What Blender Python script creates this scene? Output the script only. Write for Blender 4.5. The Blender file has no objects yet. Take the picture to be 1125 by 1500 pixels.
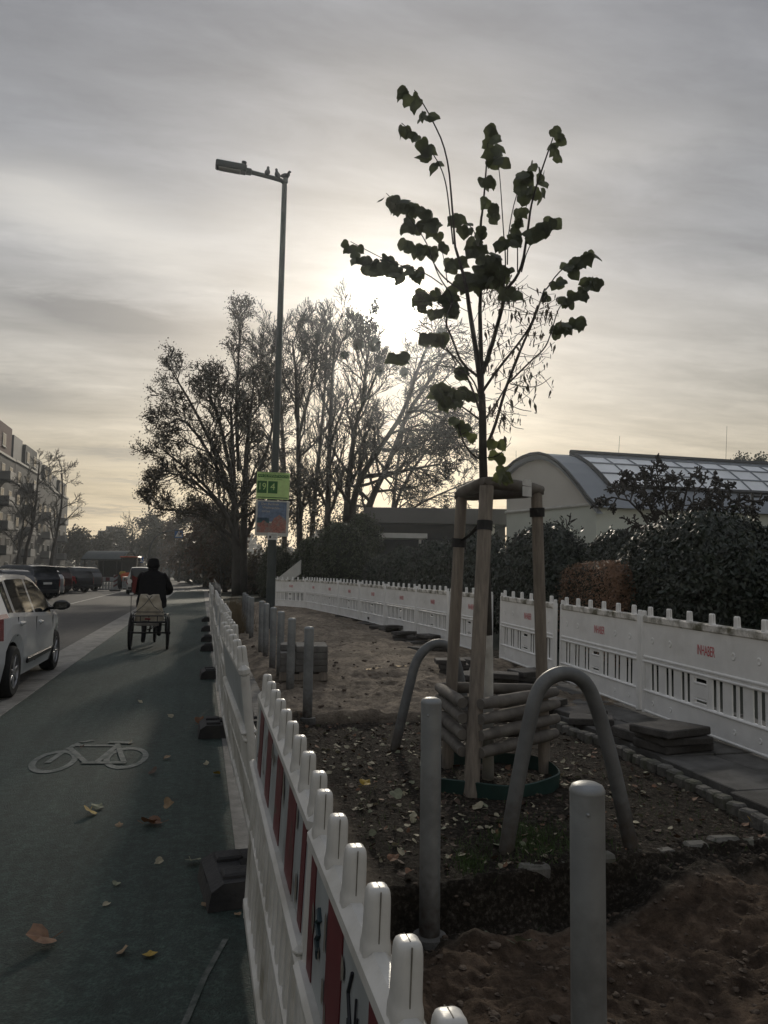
import bpy, math, random
import numpy as np
from mathutils import Vector, Matrix, Euler
R = math.radians
rng = random.Random(11)
scene = bpy.context.scene
COL = scene.collection

# ------------------------------------------------------------------ camera model
F, CX, CY, H = 1125.0, 562.5, 750.0, 1.45
ROLL = 0.014
def _unroll(px, py):
    x, y = px - CX, py - CY
    c, s = math.cos(-ROLL), math.sin(-ROLL)
    return x*c - y*s, x*s + y*c
_vx, _vy = _unroll(295.0, 838.0)
PITCH = math.atan2(_vy, F)
YAW = math.atan2(-_vx*math.cos(PITCH), F)
FWD = Vector((math.sin(YAW)*math.cos(PITCH), math.cos(YAW)*math.cos(PITCH), math.sin(PITCH)))
RGT = Vector((math.cos(YAW), -math.sin(YAW), 0))
UPV = RGT.cross(FWD)
EYE = Vector((0, 0, H))
def ray(px, py):
    x, y = _unroll(px, py)
    return FWD*F + RGT*x - UPV*y
def ground(px, py, z=0.0):
    d = ray(px, py); return EYE + d*((z-H)/d.z)
def atY(px, py, Y):
    d = ray(px, py); return EYE + d*(Y/d.y)
def deep(px, py, D):
    return EYE + ray(px, py)*(D/F)

cam_d = bpy.data.cameras.new('camera'); cam = bpy.data.objects.new('camera', cam_d); COL.objects.link(cam)
cam_d.sensor_fit = 'VERTICAL'; cam_d.sensor_height = 36; cam_d.lens = 27
cam_d.clip_start = 0.05; cam_d.clip_end = 3000
c, s = math.cos(ROLL), math.sin(ROLL)
cr = RGT*c + UPV*s      # world looks turned clockwise
cu = UPV*c - RGT*s
M = Matrix((cr, cu, -FWD)).transposed().to_4x4(); M.translation = EYE
cam.matrix_world = M
scene.camera = cam

# ------------------------------------------------------------------ mesh builder
class MB:
    def __init__(s): s.v = []; s.f = []; s.m = []
    def add(s, vs, fs, mi=0):
        b = len(s.v); s.v.extend([tuple(v) for v in vs])
        for f in fs: s.f.append(tuple(b+i for i in f)); s.m.append(mi)
    def quad(s, a, b, c, d, mi=0): s.add([a, b, c, d], [(0, 1, 2, 3)], mi)
    def box(s, c, size, mi=0, M=None, ch=0.0):
        x, y, z = size[0]/2, size[1]/2, size[2]/2
        if ch <= 0:
            vs = [Vector((sx*x, sy*y, sz*z)) for sz in (-1, 1) for sy in (-1, 1) for sx in (-1, 1)]
            fs = [(0, 2, 3, 1), (4, 5, 7, 6), (0, 1, 5, 4), (2, 6, 7, 3), (0, 4, 6, 2), (1, 3, 7, 5)]
        else:
            ch = min(ch, x*.9, y*.9, z*.9)
            vs = []; idx = {}
            for sx in (-1, 1):
                for sy in (-1, 1):
                    for sz in (-1, 1):
                        for a in range(3):
                            p = [sx*(x-ch), sy*(y-ch), sz*(z-ch)]
                            p[a] = (sx*x, sy*y, sz*z)[a]
                            idx[(sx, sy, sz, a)] = len(vs); vs.append(Vector(p))
            fs = []
            def I(sx, sy, sz, a): return idx[(sx, sy, sz, a)]
            for a in range(3):
                for sg in (-1, 1):
                    o = [b for b in range(3) if b != a]
                    q = []
                    for (u, w) in ((-1, -1), (1, -1), (1, 1), (-1, 1)):
                        k = [0, 0, 0]; k[a] = sg; k[o[0]] = u; k[o[1]] = w
                        q.append(I(k[0], k[1], k[2], a))
                    if (sg > 0) == (a == 1): q.reverse()
                    fs.append(tuple(q))
            for a in range(3):           # edge chamfers
                o = [b for b in range(3) if b != a]
                for u in (-1, 1):
                    for w in (-1, 1):
                        k0 = [0]*3; k1 = [0]*3
                        k0[a] = -1; k1[a] = 1
                        k0[o[0]] = k1[o[0]] = u; k0[o[1]] = k1[o[1]] = w
                        fs.append((I(*k0, o[0]), I(*k1, o[0]), I(*k1, o[1]), I(*k0, o[1])))
            for sx in (-1, 1):
                for sy in (-1, 1):
                    for sz in (-1, 1): fs.append((I(sx, sy, sz, 0), I(sx, sy, sz, 1), I(sx, sy, sz, 2)))
        c = Vector(c)
        if M is not None: vs = [c + M @ v for v in vs]
        else: vs = [c + v for v in vs]
        s.add(vs, fs, mi)
    def tube(s, pts, rad, n=8, mi=0, caps=True, flat=1.0):
        pts = [Vector(p) for p in pts]
        if not isinstance(rad, (list, tuple)): rad = [rad]*len(pts)
        k = len(pts); vs = []
        t0 = (pts[1]-pts[0]).normalized()
        ref = Vector((0, 0, 1)) if abs(t0.z) < .9 else Vector((1, 0, 0))
        u = t0.cross(ref).normalized()
        for i, p in enumerate(pts):
            if i == 0: t = pts[1]-pts[0]
            elif i == k-1: t = pts[-1]-pts[-2]
            else: t = pts[i+1]-pts[i-1]
            if t.length < 1e-9: t = t0
            t.normalize()
            u = (u - t*u.dot(t))
            if u.length < 1e-6: u = t.orthogonal()
            u.normalize(); w = t.cross(u)
            for j in range(n):
                a = 2*math.pi*j/n
                vs.append(p + u*(math.cos(a)*rad[i]) + w*(math.sin(a)*rad[i]*flat))
        fs = []
        for i in range(k-1):
            for j in range(n):
                j2 = (j+1) % n
                fs.append((i*n+j, i*n+j2, (i+1)*n+j2, (i+1)*n+j))
        if caps:
            fs.append(tuple(range(n-1, -1, -1))); fs.append(tuple((k-1)*n+j for j in range(n)))
        s.add(vs, fs, mi)
    def lathe(s, prof, n=20, mi=0, M=None, caps=True):   # prof: (r,z), around z
        vs = []; k = len(prof)
        for r, z in prof:
            for j in range(n):
                a = 2*math.pi*j/n; v = Vector((r*math.cos(a), r*math.sin(a), z))
                vs.append(M @ v if M is not None else v)
        fs = []
        for i in range(k-1):
            for j in range(n):
                j2 = (j+1) % n; fs.append((i*n+j, i*n+j2, (i+1)*n+j2, (i+1)*n+j))
        if caps: fs.append(tuple(range(n-1, -1, -1))); fs.append(tuple((k-1)*n+j for j in range(n)))
        s.add(vs, fs, mi)
    def prism(s, poly, d, M=None, mi=0):      # poly in xz plane, thickness d along y
        n = len(poly); vs = []
        for y in (-d/2, d/2):
            for x, z in poly: vs.append(Vector((x, y, z)))
        if M is not None: vs = [M @ v for v in vs]
        fs = [tuple(range(n)), tuple(range(2*n-1, n-1, -1))]
        for i in range(n):
            j = (i+1) % n; fs.append((i, n+i, n+j, j))
        s.add(vs, fs, mi)
    def ball(s, c, r, n=10, m=7, mi=0, M=None):
        c = Vector(c); r = (r, r, r) if not isinstance(r, (tuple, list)) else r
        vs = [Vector((0, 0, -r[2]))]
        for i in range(1, m):
            t = math.pi*i/m
            for j in range(n):
                a = 2*math.pi*j/n
                vs.append(Vector((r[0]*math.sin(t)*math.cos(a), r[1]*math.sin(t)*math.sin(a), -r[2]*math.cos(t))))
        vs.append(Vector((0, 0, r[2]))); L = len(vs)-1
        fs = [(0, 1+(j+1) % n, 1+j) for j in range(n)]
        for i in range(m-2):
            for j in range(n):
                j2 = (j+1) % n; b = 1+i*n
                fs.append((b+j, b+j2, b+n+j2, b+n+j))
        b = 1+(m-2)*n
        fs += [(b+j, b+(j+1) % n, L) for j in range(n)]
        if M is not None: vs = [M @ v for v in vs]
        s.add([c+v for v in vs], fs, mi)
    def build(s, name, mats, parent=None, origin=None, smooth=False, autosmooth=None):
        me = bpy.data.meshes.new(name)
        if origin is not None:
            o = Vector(origin); vs = [(v[0]-o.x, v[1]-o.y, v[2]-o.z) for v in s.v]
        else: vs = [tuple(v) for v in s.v]
        me.from_pydata(vs, [], s.f); me.update()
        mats = mats if isinstance(mats, (list, tuple)) else [mats]
        for m in mats: me.materials.append(m)
        if len(mats) > 1: me.polygons.foreach_set('material_index', s.m)
        if smooth or autosmooth: me.polygons.foreach_set('use_smooth', [True]*len(me.polygons))
        if autosmooth: me.set_sharp_from_angle(angle=R(autosmooth))
        ob = bpy.data.objects.new(name, me); COL.objects.link(ob)
        if parent is not None: ob.parent = parent
        elif origin is not None: ob.location = origin
        return ob

def tag(o, label=None, cat=None, group=None, kind=None):
    if label: o['label'] = label
    if cat: o['category'] = cat
    if group: o['group'] = group
    if kind: o['kind'] = kind
    elif label: o['kind'] = 'thing'
    return o
def thing(name, label, cat, loc=(0, 0, 0), rz=0.0, group=None):
    o = bpy.data.objects.new(name, None); COL.objects.link(o); o.empty_display_size = .1
    o.location = loc; o.rotation_euler = (0, 0, rz)
    return tag(o, label, cat, group)
def dup(o, parent=None):
    c = o.copy(); COL.objects.link(c); c.parent = parent
    for ch in list(o.children): dup(ch, c)
    return c
def text_mesh(body, size, mat, name='lettering', extrude=.0006, parent=None, M=None, align='CENTER'):
    cu = bpy.data.curves.new('lettering', 'FONT'); cu.body = body; cu.size = size; cu.extrude = extrude
    cu.align_x = align; cu.align_y = 'CENTER'; cu.resolution_u = 3
    t = bpy.data.objects.new('tmp', cu); COL.objects.link(t)
    dg = bpy.context.evaluated_depsgraph_get()
    me = bpy.data.meshes.new_from_object(t.evaluated_get(dg))
    bpy.data.objects.remove(t); bpy.data.curves.remove(cu)
    if M is not None: me.transform(M)
    me.materials.clear(); me.materials.append(mat)
    o = bpy.data.objects.new(name, me); COL.objects.link(o)
    if parent is not None: o.parent = parent
    return o
def XZ(u, loc=(0, 0, 0)):   # text in the xy plane turned upright, facing -y of rotation u
    return Matrix.Translation(loc) @ Matrix.Rotation(u, 4, 'Z') @ Matrix.Rotation(math.pi/2, 4, 'X')

# ------------------------------------------------------------------ materials
def new_mat(name):
    m = bpy.data.materials.new(name); m.use_nodes = True
    nt = m.node_tree; b = nt.nodes['Principled BSDF']
    return m, nt, b
def mat(name, col, rough=.6, metal=0.0, var=.25, scale=6.0, bump=0.0, bscale=None, col2=None, stretch=None, spec=None, contrast=None, detail=6, coat=0.0):
    """noise-varied principled material; col2 mixed in by a second, larger noise"""
    m, nt, b = new_mat(name); N = nt.nodes; L = nt.links
    tc = N.new('ShaderNodeTexCoord'); src = tc.outputs['Object']
    if stretch:
        mp = N.new('ShaderNodeMapping'); mp.inputs['Scale'].default_value = stretch
        L.new(src, mp.inputs['Vector']); src = mp.outputs['Vector']
    n1 = N.new('ShaderNodeTexNoise'); n1.inputs['Scale'].default_value = scale; n1.inputs['Detail'].default_value = detail
    L.new(src, n1.inputs['Vector'])
    cr_ = N.new('ShaderNodeValToRGB'); L.new(n1.outputs['Fac'], cr_.inputs['Fac'])
    lo = tuple(max(0, x*(1-var)) for x in col); hi = tuple(min(1, x*(1+var)) for x in col)
    e = cr_.color_ramp.elements; e[0].position = .3; e[1].position = .7
    e[0].color = lo+(1,); e[1].color = hi+(1,)
    out = cr_.outputs['Color']
    if col2:
        n2 = N.new('ShaderNodeTexNoise'); n2.inputs['Scale'].default_value = scale*.23; n2.inputs['Detail'].default_value = 8
        n2.inputs['Roughness'].default_value = .65
        L.new(src, n2.inputs['Vector'])
        r2 = N.new('ShaderNodeValToRGB'); c0, c1 = contrast or (.48, .62)
        r2.color_ramp.elements[0].position = c0; r2.color_ramp.elements[1].position = c1
        L.new(n2.outputs['Fac'], r2.inputs['Fac'])
        mx = N.new('ShaderNodeMix'); mx.data_type = 'RGBA'
        L.new(r2.outputs['Color'], mx.inputs[0]); L.new(out, mx.inputs[6]); mx.inputs[7].default_value = tuple(col2)+(1,)
        out = mx.outputs[2]
    L.new(out, b.inputs['Base Color'])
    b.inputs['Roughness'].default_value = rough; b.inputs['Metallic'].default_value = metal
    if spec is not None: b.inputs['Specular IOR Level'].default_value = spec
    if coat: b.inputs['Coat Weight'].default_value = coat; b.inputs['Coat Roughness'].default_value = .05
    if bump > 0:
        nb = N.new('ShaderNodeTexNoise'); nb.inputs['Scale'].default_value = bscale or scale*6; nb.inputs['Detail'].default_value = 5
        L.new(src, nb.inputs['Vector'])
        bp = N.new('ShaderNodeBump'); bp.inputs['Strength'].default_value = bump; bp.inputs['Distance'].default_value = .02
        L.new(nb.outputs['Fac'], bp.inputs['Height']); L.new(bp.outputs['Normal'], b.inputs['Normal'])
    return m

M_ = {}
M_['lane'] = mat('green_asphalt', (.054, .084, .072), .72, var=.55, scale=75, bump=.8, bscale=150, col2=(.036, .052, .047), contrast=(.42, .6), spec=.35)
def streaks(m, sc, lo, w=.9):
    nt = m.node_tree; b = nt.nodes['Principled BSDF']; N = nt.nodes; L = nt.links
    tc = N.new('ShaderNodeTexCoord'); src = b.inputs['Base Color'].links[0].from_socket
    for scl, a0, a1, l_ in ((sc, .4, .62, lo), ((.7, .45, 1), .46, .58, .8), ((1.6, 1.1, 1), .60, .63, 1.22)):
        mp = N.new('ShaderNodeMapping'); mp.inputs['Scale'].default_value = scl; L.new(tc.outputs['Object'], mp.inputs['Vector'])
        n = N.new('ShaderNodeTexNoise'); n.inputs['Scale'].default_value = 2.0; n.inputs['Detail'].default_value = 8; n.inputs['Roughness'].default_value = .7; L.new(mp.outputs[0], n.inputs['Vector'])
        r = N.new('ShaderNodeMapRange'); r.inputs['From Min'].default_value = a0; r.inputs['From Max'].default_value = a1; r.inputs['To Min'].default_value = 1; r.inputs['To Max'].default_value = l_; L.new(n.outputs['Fac'], r.inputs['Value'])
        x = N.new('ShaderNodeMix'); x.data_type = 'RGBA'; x.blend_type = 'MULTIPLY'; x.inputs[0].default_value = w; L.new(src, x.inputs[6]); L.new(r.outputs[0], x.inputs[7]); src = x.outputs[2]
    L.new(src, b.inputs['Base Color'])
streaks(M_['lane'], (3.2, .12, 1), .7)
M_['asphalt'] = mat('asphalt', (.055, .054, .053), .72, var=.3, scale=30, bump=.4, bscale=120, col2=(.038, .038, .038), contrast=(.4, .7), spec=.3)
streaks(M_['asphalt'], (2.2, .08, 1), .72)
M_['strip'] = mat('gutter_stone', (.2, .195, .18), .8, var=.25, scale=9, bump=.25, bscale=60, col2=(.13, .127, .118))
M_['kerb'] = mat('kerb_stone', (.16, .155, .145), .85, var=.3, scale=12, bump=.3, bscale=70, col2=(.07, .065, .055))
M_['paint'] = mat('road_paint', (.34, .335, .31), .7, var=.2, scale=20, col2=(.15, .15, .14), contrast=(.5, .6))
M_['bikepaint'] = mat('worn_bike_paint', (.125, .138, .13), .75, var=.35, scale=60, col2=(.06, .078, .07), contrast=(.46, .56), detail=9)
M_['faintpaint'] = mat('faint_paint', (.1, .108, .1), .8, var=.3, scale=70, col2=(.036, .05, .043), contrast=(.42, .58))
M_['earth'] = mat('far_ground', (.028, .03, .02), .95, var=.4, scale=.3, col2=(.02, .026, .013))
M_['slab'] = mat('concrete_slab', (.115, .112, .105), .9, var=.3, scale=7, bump=.35, bscale=60, col2=(.07, .067, .06))
M_['cobble'] = mat('cobble', (.125, .12, .108), .85, var=.35, scale=20, bump=.4, bscale=60, col2=(.08, .085, .055))
M_['paver'] = mat('dark_pavers', (.085, .08, .075), .9, var=.4, scale=9, bump=.4, bscale=50, col2=(.05, .045, .04))
M_['block'] = mat('paver_blocks', (.15, .145, .135), .9, var=.3, scale=9, bump=.4, bscale=50, col2=(.1, .095, .085))
M_['galv'] = mat('galvanised_steel', (.29, .305, .31), .5, metal=.55, var=.16, scale=7, col2=(.17, .175, .175), contrast=(.44, .62), bump=.08, bscale=40, detail=9)
def mud(m, h=.22, col=(.07, .055, .042)):
    nt = m.node_tree; b = nt.nodes['Principled BSDF']; N = nt.nodes; L = nt.links
    tc = N.new('ShaderNodeTexCoord'); sp = N.new('ShaderNodeSeparateXYZ'); L.new(tc.outputs['Object'], sp.inputs[0])
    n = N.new('ShaderNodeTexNoise'); n.inputs['Scale'].default_value = 22; n.inputs['Detail'].default_value = 7; L.new(tc.outputs['Object'], n.inputs['Vector'])
    k = N.new('ShaderNodeMath'); k.operation = 'MULTIPLY_ADD'; L.new(n.outputs['Fac'], k.inputs[0]); k.inputs[1].default_value = -h*1.6; L.new(sp.outputs['Z'], k.inputs[2])
    r = N.new('ShaderNodeMapRange'); r.inputs['From Min'].default_value = -h*.75; r.inputs['From Max'].default_value = h*.25; r.inputs['To Min'].default_value = .85; r.inputs['To Max'].default_value = 0; L.new(k.outputs[0], r.inputs['Value'])
    x = N.new('ShaderNodeMix'); x.data_type = 'RGBA'; L.new(r.outputs[0], x.inputs[0]); src = b.inputs['Base Color'].links[0].from_socket; L.new(src, x.inputs[6]); x.inputs[7].default_value = tuple(col)+(1,)
    L.new(x.outputs[2], b.inputs['Base Color'])
mud(M_['galv'], .3)
M_['hoop'] = mat('grey_painted_steel', (.16, .165, .165), .55, metal=.3, var=.2, scale=6, col2=(.1, .105, .105))
M_['white'] = mat('white_plastic', (.84, .84, .825), .5, var=.08, scale=4, col2=(.55, .54, .5), contrast=(.5, .8), bump=.08, bscale=30)
M_['whitedirt'] = mat('dirty_white_plastic', (.72, .7, .66), .6, var=.2, scale=16, col2=(.12, .115, .075), contrast=(.46, .6), bump=.2, bscale=40)
M_['nearwhite'] = mat('glossy_white_plastic', (.56, .555, .53), .36, var=.12, scale=9, col2=(.27, .255, .21), contrast=(.47, .72), bump=.06, bscale=25)
M_['seam'] = mat('seam_grime', (.14, .13, .11), .8, var=.3, scale=40)
M_['red'] = mat('red_sheeting', (.105, .012, .016), .45, var=.2, scale=8, col2=(.1, .012, .014), contrast=(.5, .75))
M_['sheetwhite'] = mat('white_sheeting', (.3, .325, .335), .45, var=.15, scale=8, col2=(.17, .175, .17), contrast=(.5, .75))
M_['tag'] = mat('black_marker', (.012, .014, .02), .6, var=.2)
M_['tealtag'] = mat('teal_marker', (.015, .035, .045), .6, var=.2)
M_['redspray'] = mat('red_spray', (.55, .07, .09), .7, var=.3, scale=60)
M_['rubber'] = mat('black_rubber', (.022, .022, .024), .75, var=.4, scale=8, bump=.3, bscale=50, col2=(.04, .038, .035))
M_['wood'] = mat('weathered_wood', (.235, .203, .168), .8, var=.35, scale=5, stretch=(9, 9, 1.0), bump=.3, bscale=14, col2=(.17, .145, .12), contrast=(.4, .7))
M_['log'] = mat('grey_log', (.145, .132, .115), .85, var=.35, scale=7, bump=.35, bscale=18, col2=(.1, .085, .07))
M_['logend'] = mat('log_end', (.13, .1, .07), .9, var=.3, scale=20)
M_['bark'] = mat('bark', (.045, .04, .034), .95, var=.4, scale=7, bump=.4, bscale=18)
M_['barkfar'] = mat('bark_far', (.05, .045, .04), .95, var=.3, scale=2)
M_['limewash'] = mat('whitewashed_bark', (.48, .47, .43), .8, var=.2, scale=8, col2=(.3, .28, .24))
M_['ring'] = mat('green_plastic', (.012, .04, .034), .6, var=.3, scale=6)
mud(M_['hoop'], .3); mud(M_['whitedirt'], .2)
M_['strap'] = mat('black_strap', (.012, .012, .012), .8, var=.2)
M_['label'] = mat('paper_label', (.6, .6, .58), .7, var=.1, scale=20)
M_['pole'] = mat('green_grey_pole', (.05, .062, .062), .5, metal=.2, var=.15, scale=3)
M_['green'] = mat('green_poster', (.48, .68, .26), .7, var=.08, scale=10)
M_['dgreen'] = mat('dark_green_print', (.03, .13, .03), .7, var=.08)
M_['blueprint'] = mat('blue_print', (.14, .19, .28), .7, var=.25, scale=12)
M_['posterpaper'] = mat('poster_paper', (.5, .5, .46), .7, var=.08, scale=8)
M_['redprint'] = mat('red_print', (.36, .16, .13), .7, var=.35, scale=24, col2=(.25, .22, .2))
M_['tealprint'] = mat('teal_print', (.08, .2, .19), .7, var=.3, scale=20)
M_['creamprint'] = mat('cream_print', (.5, .45, .36), .7, var=.15, scale=16)
M_['carwhite'] = mat('white_car_paint', (.62, .63, .64), .22, var=.02, scale=2, coat=.8)
M_['carblack'] = mat('black_car_paint', (.012, .013, .015), .22, var=.05, scale=2, coat=.9)
M_['carblue'] = mat('dark_blue_paint', (.018, .022, .03), .22, var=.05, scale=2, coat=.9)
M_['carmaroon'] = mat('maroon_paint', (.05, .015, .015), .25, var=.05, scale=2, coat=.9)
M_['carsilver'] = mat('silver_paint', (.4, .41, .42), .3, metal=.5, var=.03, scale=2, coat=.8)
M_['cargrey'] = mat('grey_paint', (.1, .105, .11), .28, metal=.3, var=.05, scale=2, coat=.8)
M_['glass'] = mat('dark_glass', (.012, .015, .017), .06, var=.1, spec=.6)
M_['tyre'] = mat('tyre', (.012, .012, .012), .85, var=.3, scale=20)
M_['alloy'] = mat('alloy', (.42, .42, .43), .35, metal=.8, var=.1)
M_['well'] = mat('wheel_well', (.006, .006, .006), .95, var=.2)
M_['tail'] = mat('tail_light', (.22, .008, .01), .12, var=.3, scale=12, coat=.9)
M_['trim'] = mat('black_trim', (.018, .018, .019), .5, var=.2)
M_['plate'] = mat('number_plate', (.6, .6, .58), .5, var=.05)
M_['chrome'] = mat('chrome', (.6, .6, .6), .15, metal=1, var=.05)
M_['coat'] = mat('black_wool', (.008, .008, .009), .95, var=.3, scale=30, bump=.3, bscale=60, spec=.2)
M_['trouser'] = mat('dark_trousers', (.012, .012, .015), .9, var=.3, scale=20)
M_['skin'] = mat('skin', (.34, .2, .14), .6, var=.1)
M_['sack'] = mat('pale_sack', (.33, .29, .22), .85, var=.25, scale=7, col2=(.22, .19, .13), bump=.5, bscale=9)
M_['orange'] = mat('orange_paint', (.55, .1, .03), .45, var=.15, scale=3, col2=(.3, .07, .03))
M_['yellow'] = mat('yellow_paint', (.4, .27, .04), .5, var=.15, scale=3)
M_['redcloth'] = mat('red_cloth', (.13, .018, .015), .7, var=.15, scale=5)
M_['signblue'] = mat('sign_blue', (.01, .09, .3), .4, var=.05)
M_['signwhite'] = mat('sign_white', (.7, .72, .75), .4, var=.05)
M_['render'] = mat('grey_render', (.055, .054, .053), .9, var=.15, scale=.7, col2=(.04, .039, .038))
M_['brick'] = mat('red_brick', (.075, .03, .026), .9, var=.25, scale=2)
M_['darkclad'] = mat('dark_cladding', (.05, .053, .06), .7, var=.2, scale=.6)
M_['balcony'] = mat('balcony_panel', (.15, .15, .15), .6, var=.15, scale=1)
M_['winglass'] = mat('window_glass', (.02, .024, .028), .25, var=.3, spec=.35)
M_['frame'] = mat('window_frame', (.22, .22, .21), .6, var=.05)
M_['hallwall'] = mat('pale_green_render', (.62, .66, .6), .9, var=.08, scale=.5, col2=(.54, .57, .52), contrast=(.5, .8))
M_['hallgable'] = mat('pale_gable', (.62, .6, .56), .9, var=.06, scale=.5)
M_['hallroof'] = mat('bluegrey_roof', (.21, .235, .265), .5, var=.12, scale=.6, metal=.2)
M_['hallglass'] = mat('pale_roof_glass', (.78, .82, .86), .45, var=.12, scale=.8, spec=.8)  # bright sky reflection put into the pale base colour
M_['steel'] = mat('dark_steel', (.02, .022, .024), .5, var=.2)
M_['flat'] = mat('flat_roof_fascia', (.12, .12, .12), .8, var=.15, scale=.5)
M_['concrete'] = mat('pale_concrete', (.6, .6, .57), .85, var=.15, scale=1.5, col2=(.5, .5, .48))
M_['bird'] = mat('pigeon', (.03, .032, .037), .85, var=.4, scale=20)
M_['mistle'] = mat('mistletoe', (.03, .038, .02), .9, var=.3)
def leafmat(name, col, trans=.25, var=.4, rough=.55, sc=9):
    m = mat(name, col, rough, var=var, scale=sc)
    nt = m.node_tree; b = nt.nodes['Principled BSDF']; L = nt.links
    t = nt.nodes.new('ShaderNodeBsdfTranslucent'); mx = nt.nodes.new('ShaderNodeMixShader'); mx.inputs[0].default_value = trans
    srcl = b.inputs['Base Color'].links[0].from_socket
    L.new(srcl, t.inputs['Color']); L.new(b.outputs[0], mx.inputs[1]); L.new(t.outputs[0], mx.inputs[2])
    L.new(mx.outputs[0], nt.nodes['Material Output'].inputs['Surface'])
    return m
M_['limeleaf'] = leafmat('lime_leaf', (.06, .072, .035), .38)
M_['paleleaf'] = leafmat('pale_lime_leaf', (.1, .115, .04), .4)
M_['bract'] = leafmat('dry_bract', (.06, .05, .03), .2)
M_['oakleaf'] = leafmat('brown_crown_leaf', (.05, .04, .022), .2, sc=1.5)
M_['laurel'] = leafmat('laurel_leaf', (.02, .03, .018), .08, var=.5, rough=.42, sc=4)
M_['laurel2'] = leafmat('olive_hedge_leaf', (.04, .05, .022), .1, var=.5, rough=.4, sc=4)
M_['beech'] = leafmat('brown_beech_leaf', (.21, .12, .07), .15, var=.4, sc=5)
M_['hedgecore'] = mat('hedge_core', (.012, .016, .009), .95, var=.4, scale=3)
M_['fallen'] = [leafmat('fallen_leaf_'+n, c_, .1, var=.35, rough=.7, sc=25) for n, c_ in
                (('brown', (.17, .085, .045)), ('tan', (.24, .17, .1)), ('yellow', (.34, .23, .03)), ('greygreen', (.19, .2, .13)), ('pale', (.32, .29, .2)), ('dark', (.07, .045, .03)))]
M_['grass'] = leafmat('grass_blade', (.05, .09, .02), .2, sc=6)
M_['weed'] = leafmat('dry_weed', (.13, .1, .06), .2, sc=6)

# soil: sand, mulch and dug clay told apart by where they lie
def soil_mat():
    m, nt, b = new_mat('soil'); N = nt.nodes; L = nt.links
    tc = N.new('ShaderNodeTexCoord'); at = N.new('ShaderNodeAttribute'); at.attribute_name = 'zone'
    def noise(sc, det=8, ro=.6):
        n = N.new('ShaderNodeTexNoise'); n.inputs['Scale'].default_value = sc; n.inputs['Detail'].default_value = det; n.inputs['Roughness'].default_value = ro
        L.new(tc.outputs['Object'], n.inputs['Vector']); return n.outputs['Fac']
    def ramp(src, stops):
        r = N.new('ShaderNodeValToRGB'); el = r.color_ramp.elements
        while len(el) < len(stops): el.new(.5)
        for e_, (p, c_) in zip(el, stops): e_.position = p; e_.color = tuple(c_)+(1,)
        L.new(src, r.inputs['Fac']); return r.outputs['Color']
    nA, nB = noise(14), noise(2.2)
    sand = ramp(nA, [(.28, (.15, .122, .095)), (.5, (.30, .25, .195)), (.75, (.42, .355, .28))])
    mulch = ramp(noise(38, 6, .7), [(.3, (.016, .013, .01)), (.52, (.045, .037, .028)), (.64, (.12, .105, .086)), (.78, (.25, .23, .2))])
    clay = ramp(noise(11, 10, .72), [(.3, (.045, .032, .023)), (.5, (.13, .092, .065)), (.72, (.27, .195, .14))])
    sx = N.new('ShaderNodeSeparateColor'); L.new(at.outputs['Color'], sx.inputs['Color'])
    def mix(f, a, b_):
        x = N.new('ShaderNodeMix'); x.data_type = 'RGBA'; L.new(f, x.inputs[0]); L.new(a, x.inputs[6]); L.new(b_, x.inputs[7]); return x.outputs[2]
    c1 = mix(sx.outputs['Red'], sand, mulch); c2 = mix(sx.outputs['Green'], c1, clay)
    dk = ramp(nB, [(.42, (.5, .5, .5)), (.62, (1, 1, 1))])
    ml = N.new('ShaderNodeMix'); ml.data_type = 'RGBA'; ml.blend_type = 'MULTIPLY'; ml.inputs[0].default_value = .8
    L.new(c2, ml.inputs[6]); L.new(dk, ml.inputs[7]); L.new(ml.outputs[2], b.inputs['Base Color'])
    b.inputs['Roughness'].default_value = .95; b.inputs['Specular IOR Level'].default_value = .15
    bp = N.new('ShaderNodeBump'); bp.inputs['Strength'].default_value = 1.0; bp.inputs['Distance'].default_value = .045
    L.new(noise(26, 9, .7), bp.inputs['Height']); L.new(bp.outputs['Normal'], b.inputs['Normal'])
    return m
M_['soil'] = soil_mat()

# ------------------------------------------------------------------ light and sky
sd = ray(566, 452).normalized()
SUN_EL = math.asin(sd.z); SUN_AZ = math.atan2(sd.x, sd.y)
sl = bpy.data.lights.new('sun', 'SUN'); so = bpy.data.objects.new('sun', sl); COL.objects.link(so)
sl.energy = 2.3; sl.angle = R(3.5); sl.color = (1, .9, .74)
so.rotation_euler = (-sd).to_track_quat('-Z', 'Y').to_euler(); so.location = (0, 0, 60)
w = bpy.data.worlds.new('World'); scene.world = w; w.use_nodes = True
nt = w.node_tree; N = nt.nodes; L = nt.links
bg = N['Background']
tc = N.new('ShaderNodeTexCoord'); DIR = tc.outputs['Generated']
def Mth(op, a, b=None, c_=None, clamp=False):
    n = N.new('ShaderNodeMath'); n.operation = op; n.use_clamp = clamp
    for i, x in enumerate((a, b, c_)):
        if x is None: continue
        if isinstance(x, (int, float)): n.inputs[i].default_value = x
        else: L.new(x, n.inputs[i])
    return n.outputs[0]
def VM(op, a, b):
    n = N.new('ShaderNodeVectorMath'); n.operation = op
    for i, x in enumerate((a, b)):
        if isinstance(x, (tuple, list)): n.inputs[i].default_value = x
        else: L.new(x, n.inputs[i])
    return n
def MixC(f, a, b, blend='MIX'):
    n = N.new('ShaderNodeMix'); n.data_type = 'RGBA'; n.blend_type = blend
    for i, x in ((0, f), (6, a), (7, b)):
        if isinstance(x, (int, float)): n.inputs[i].default_value = x
        elif isinstance(x, tuple): n.inputs[i].default_value = x+(1,)
        else: L.new(x, n.inputs[i])
    return n.outputs[2]
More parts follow.
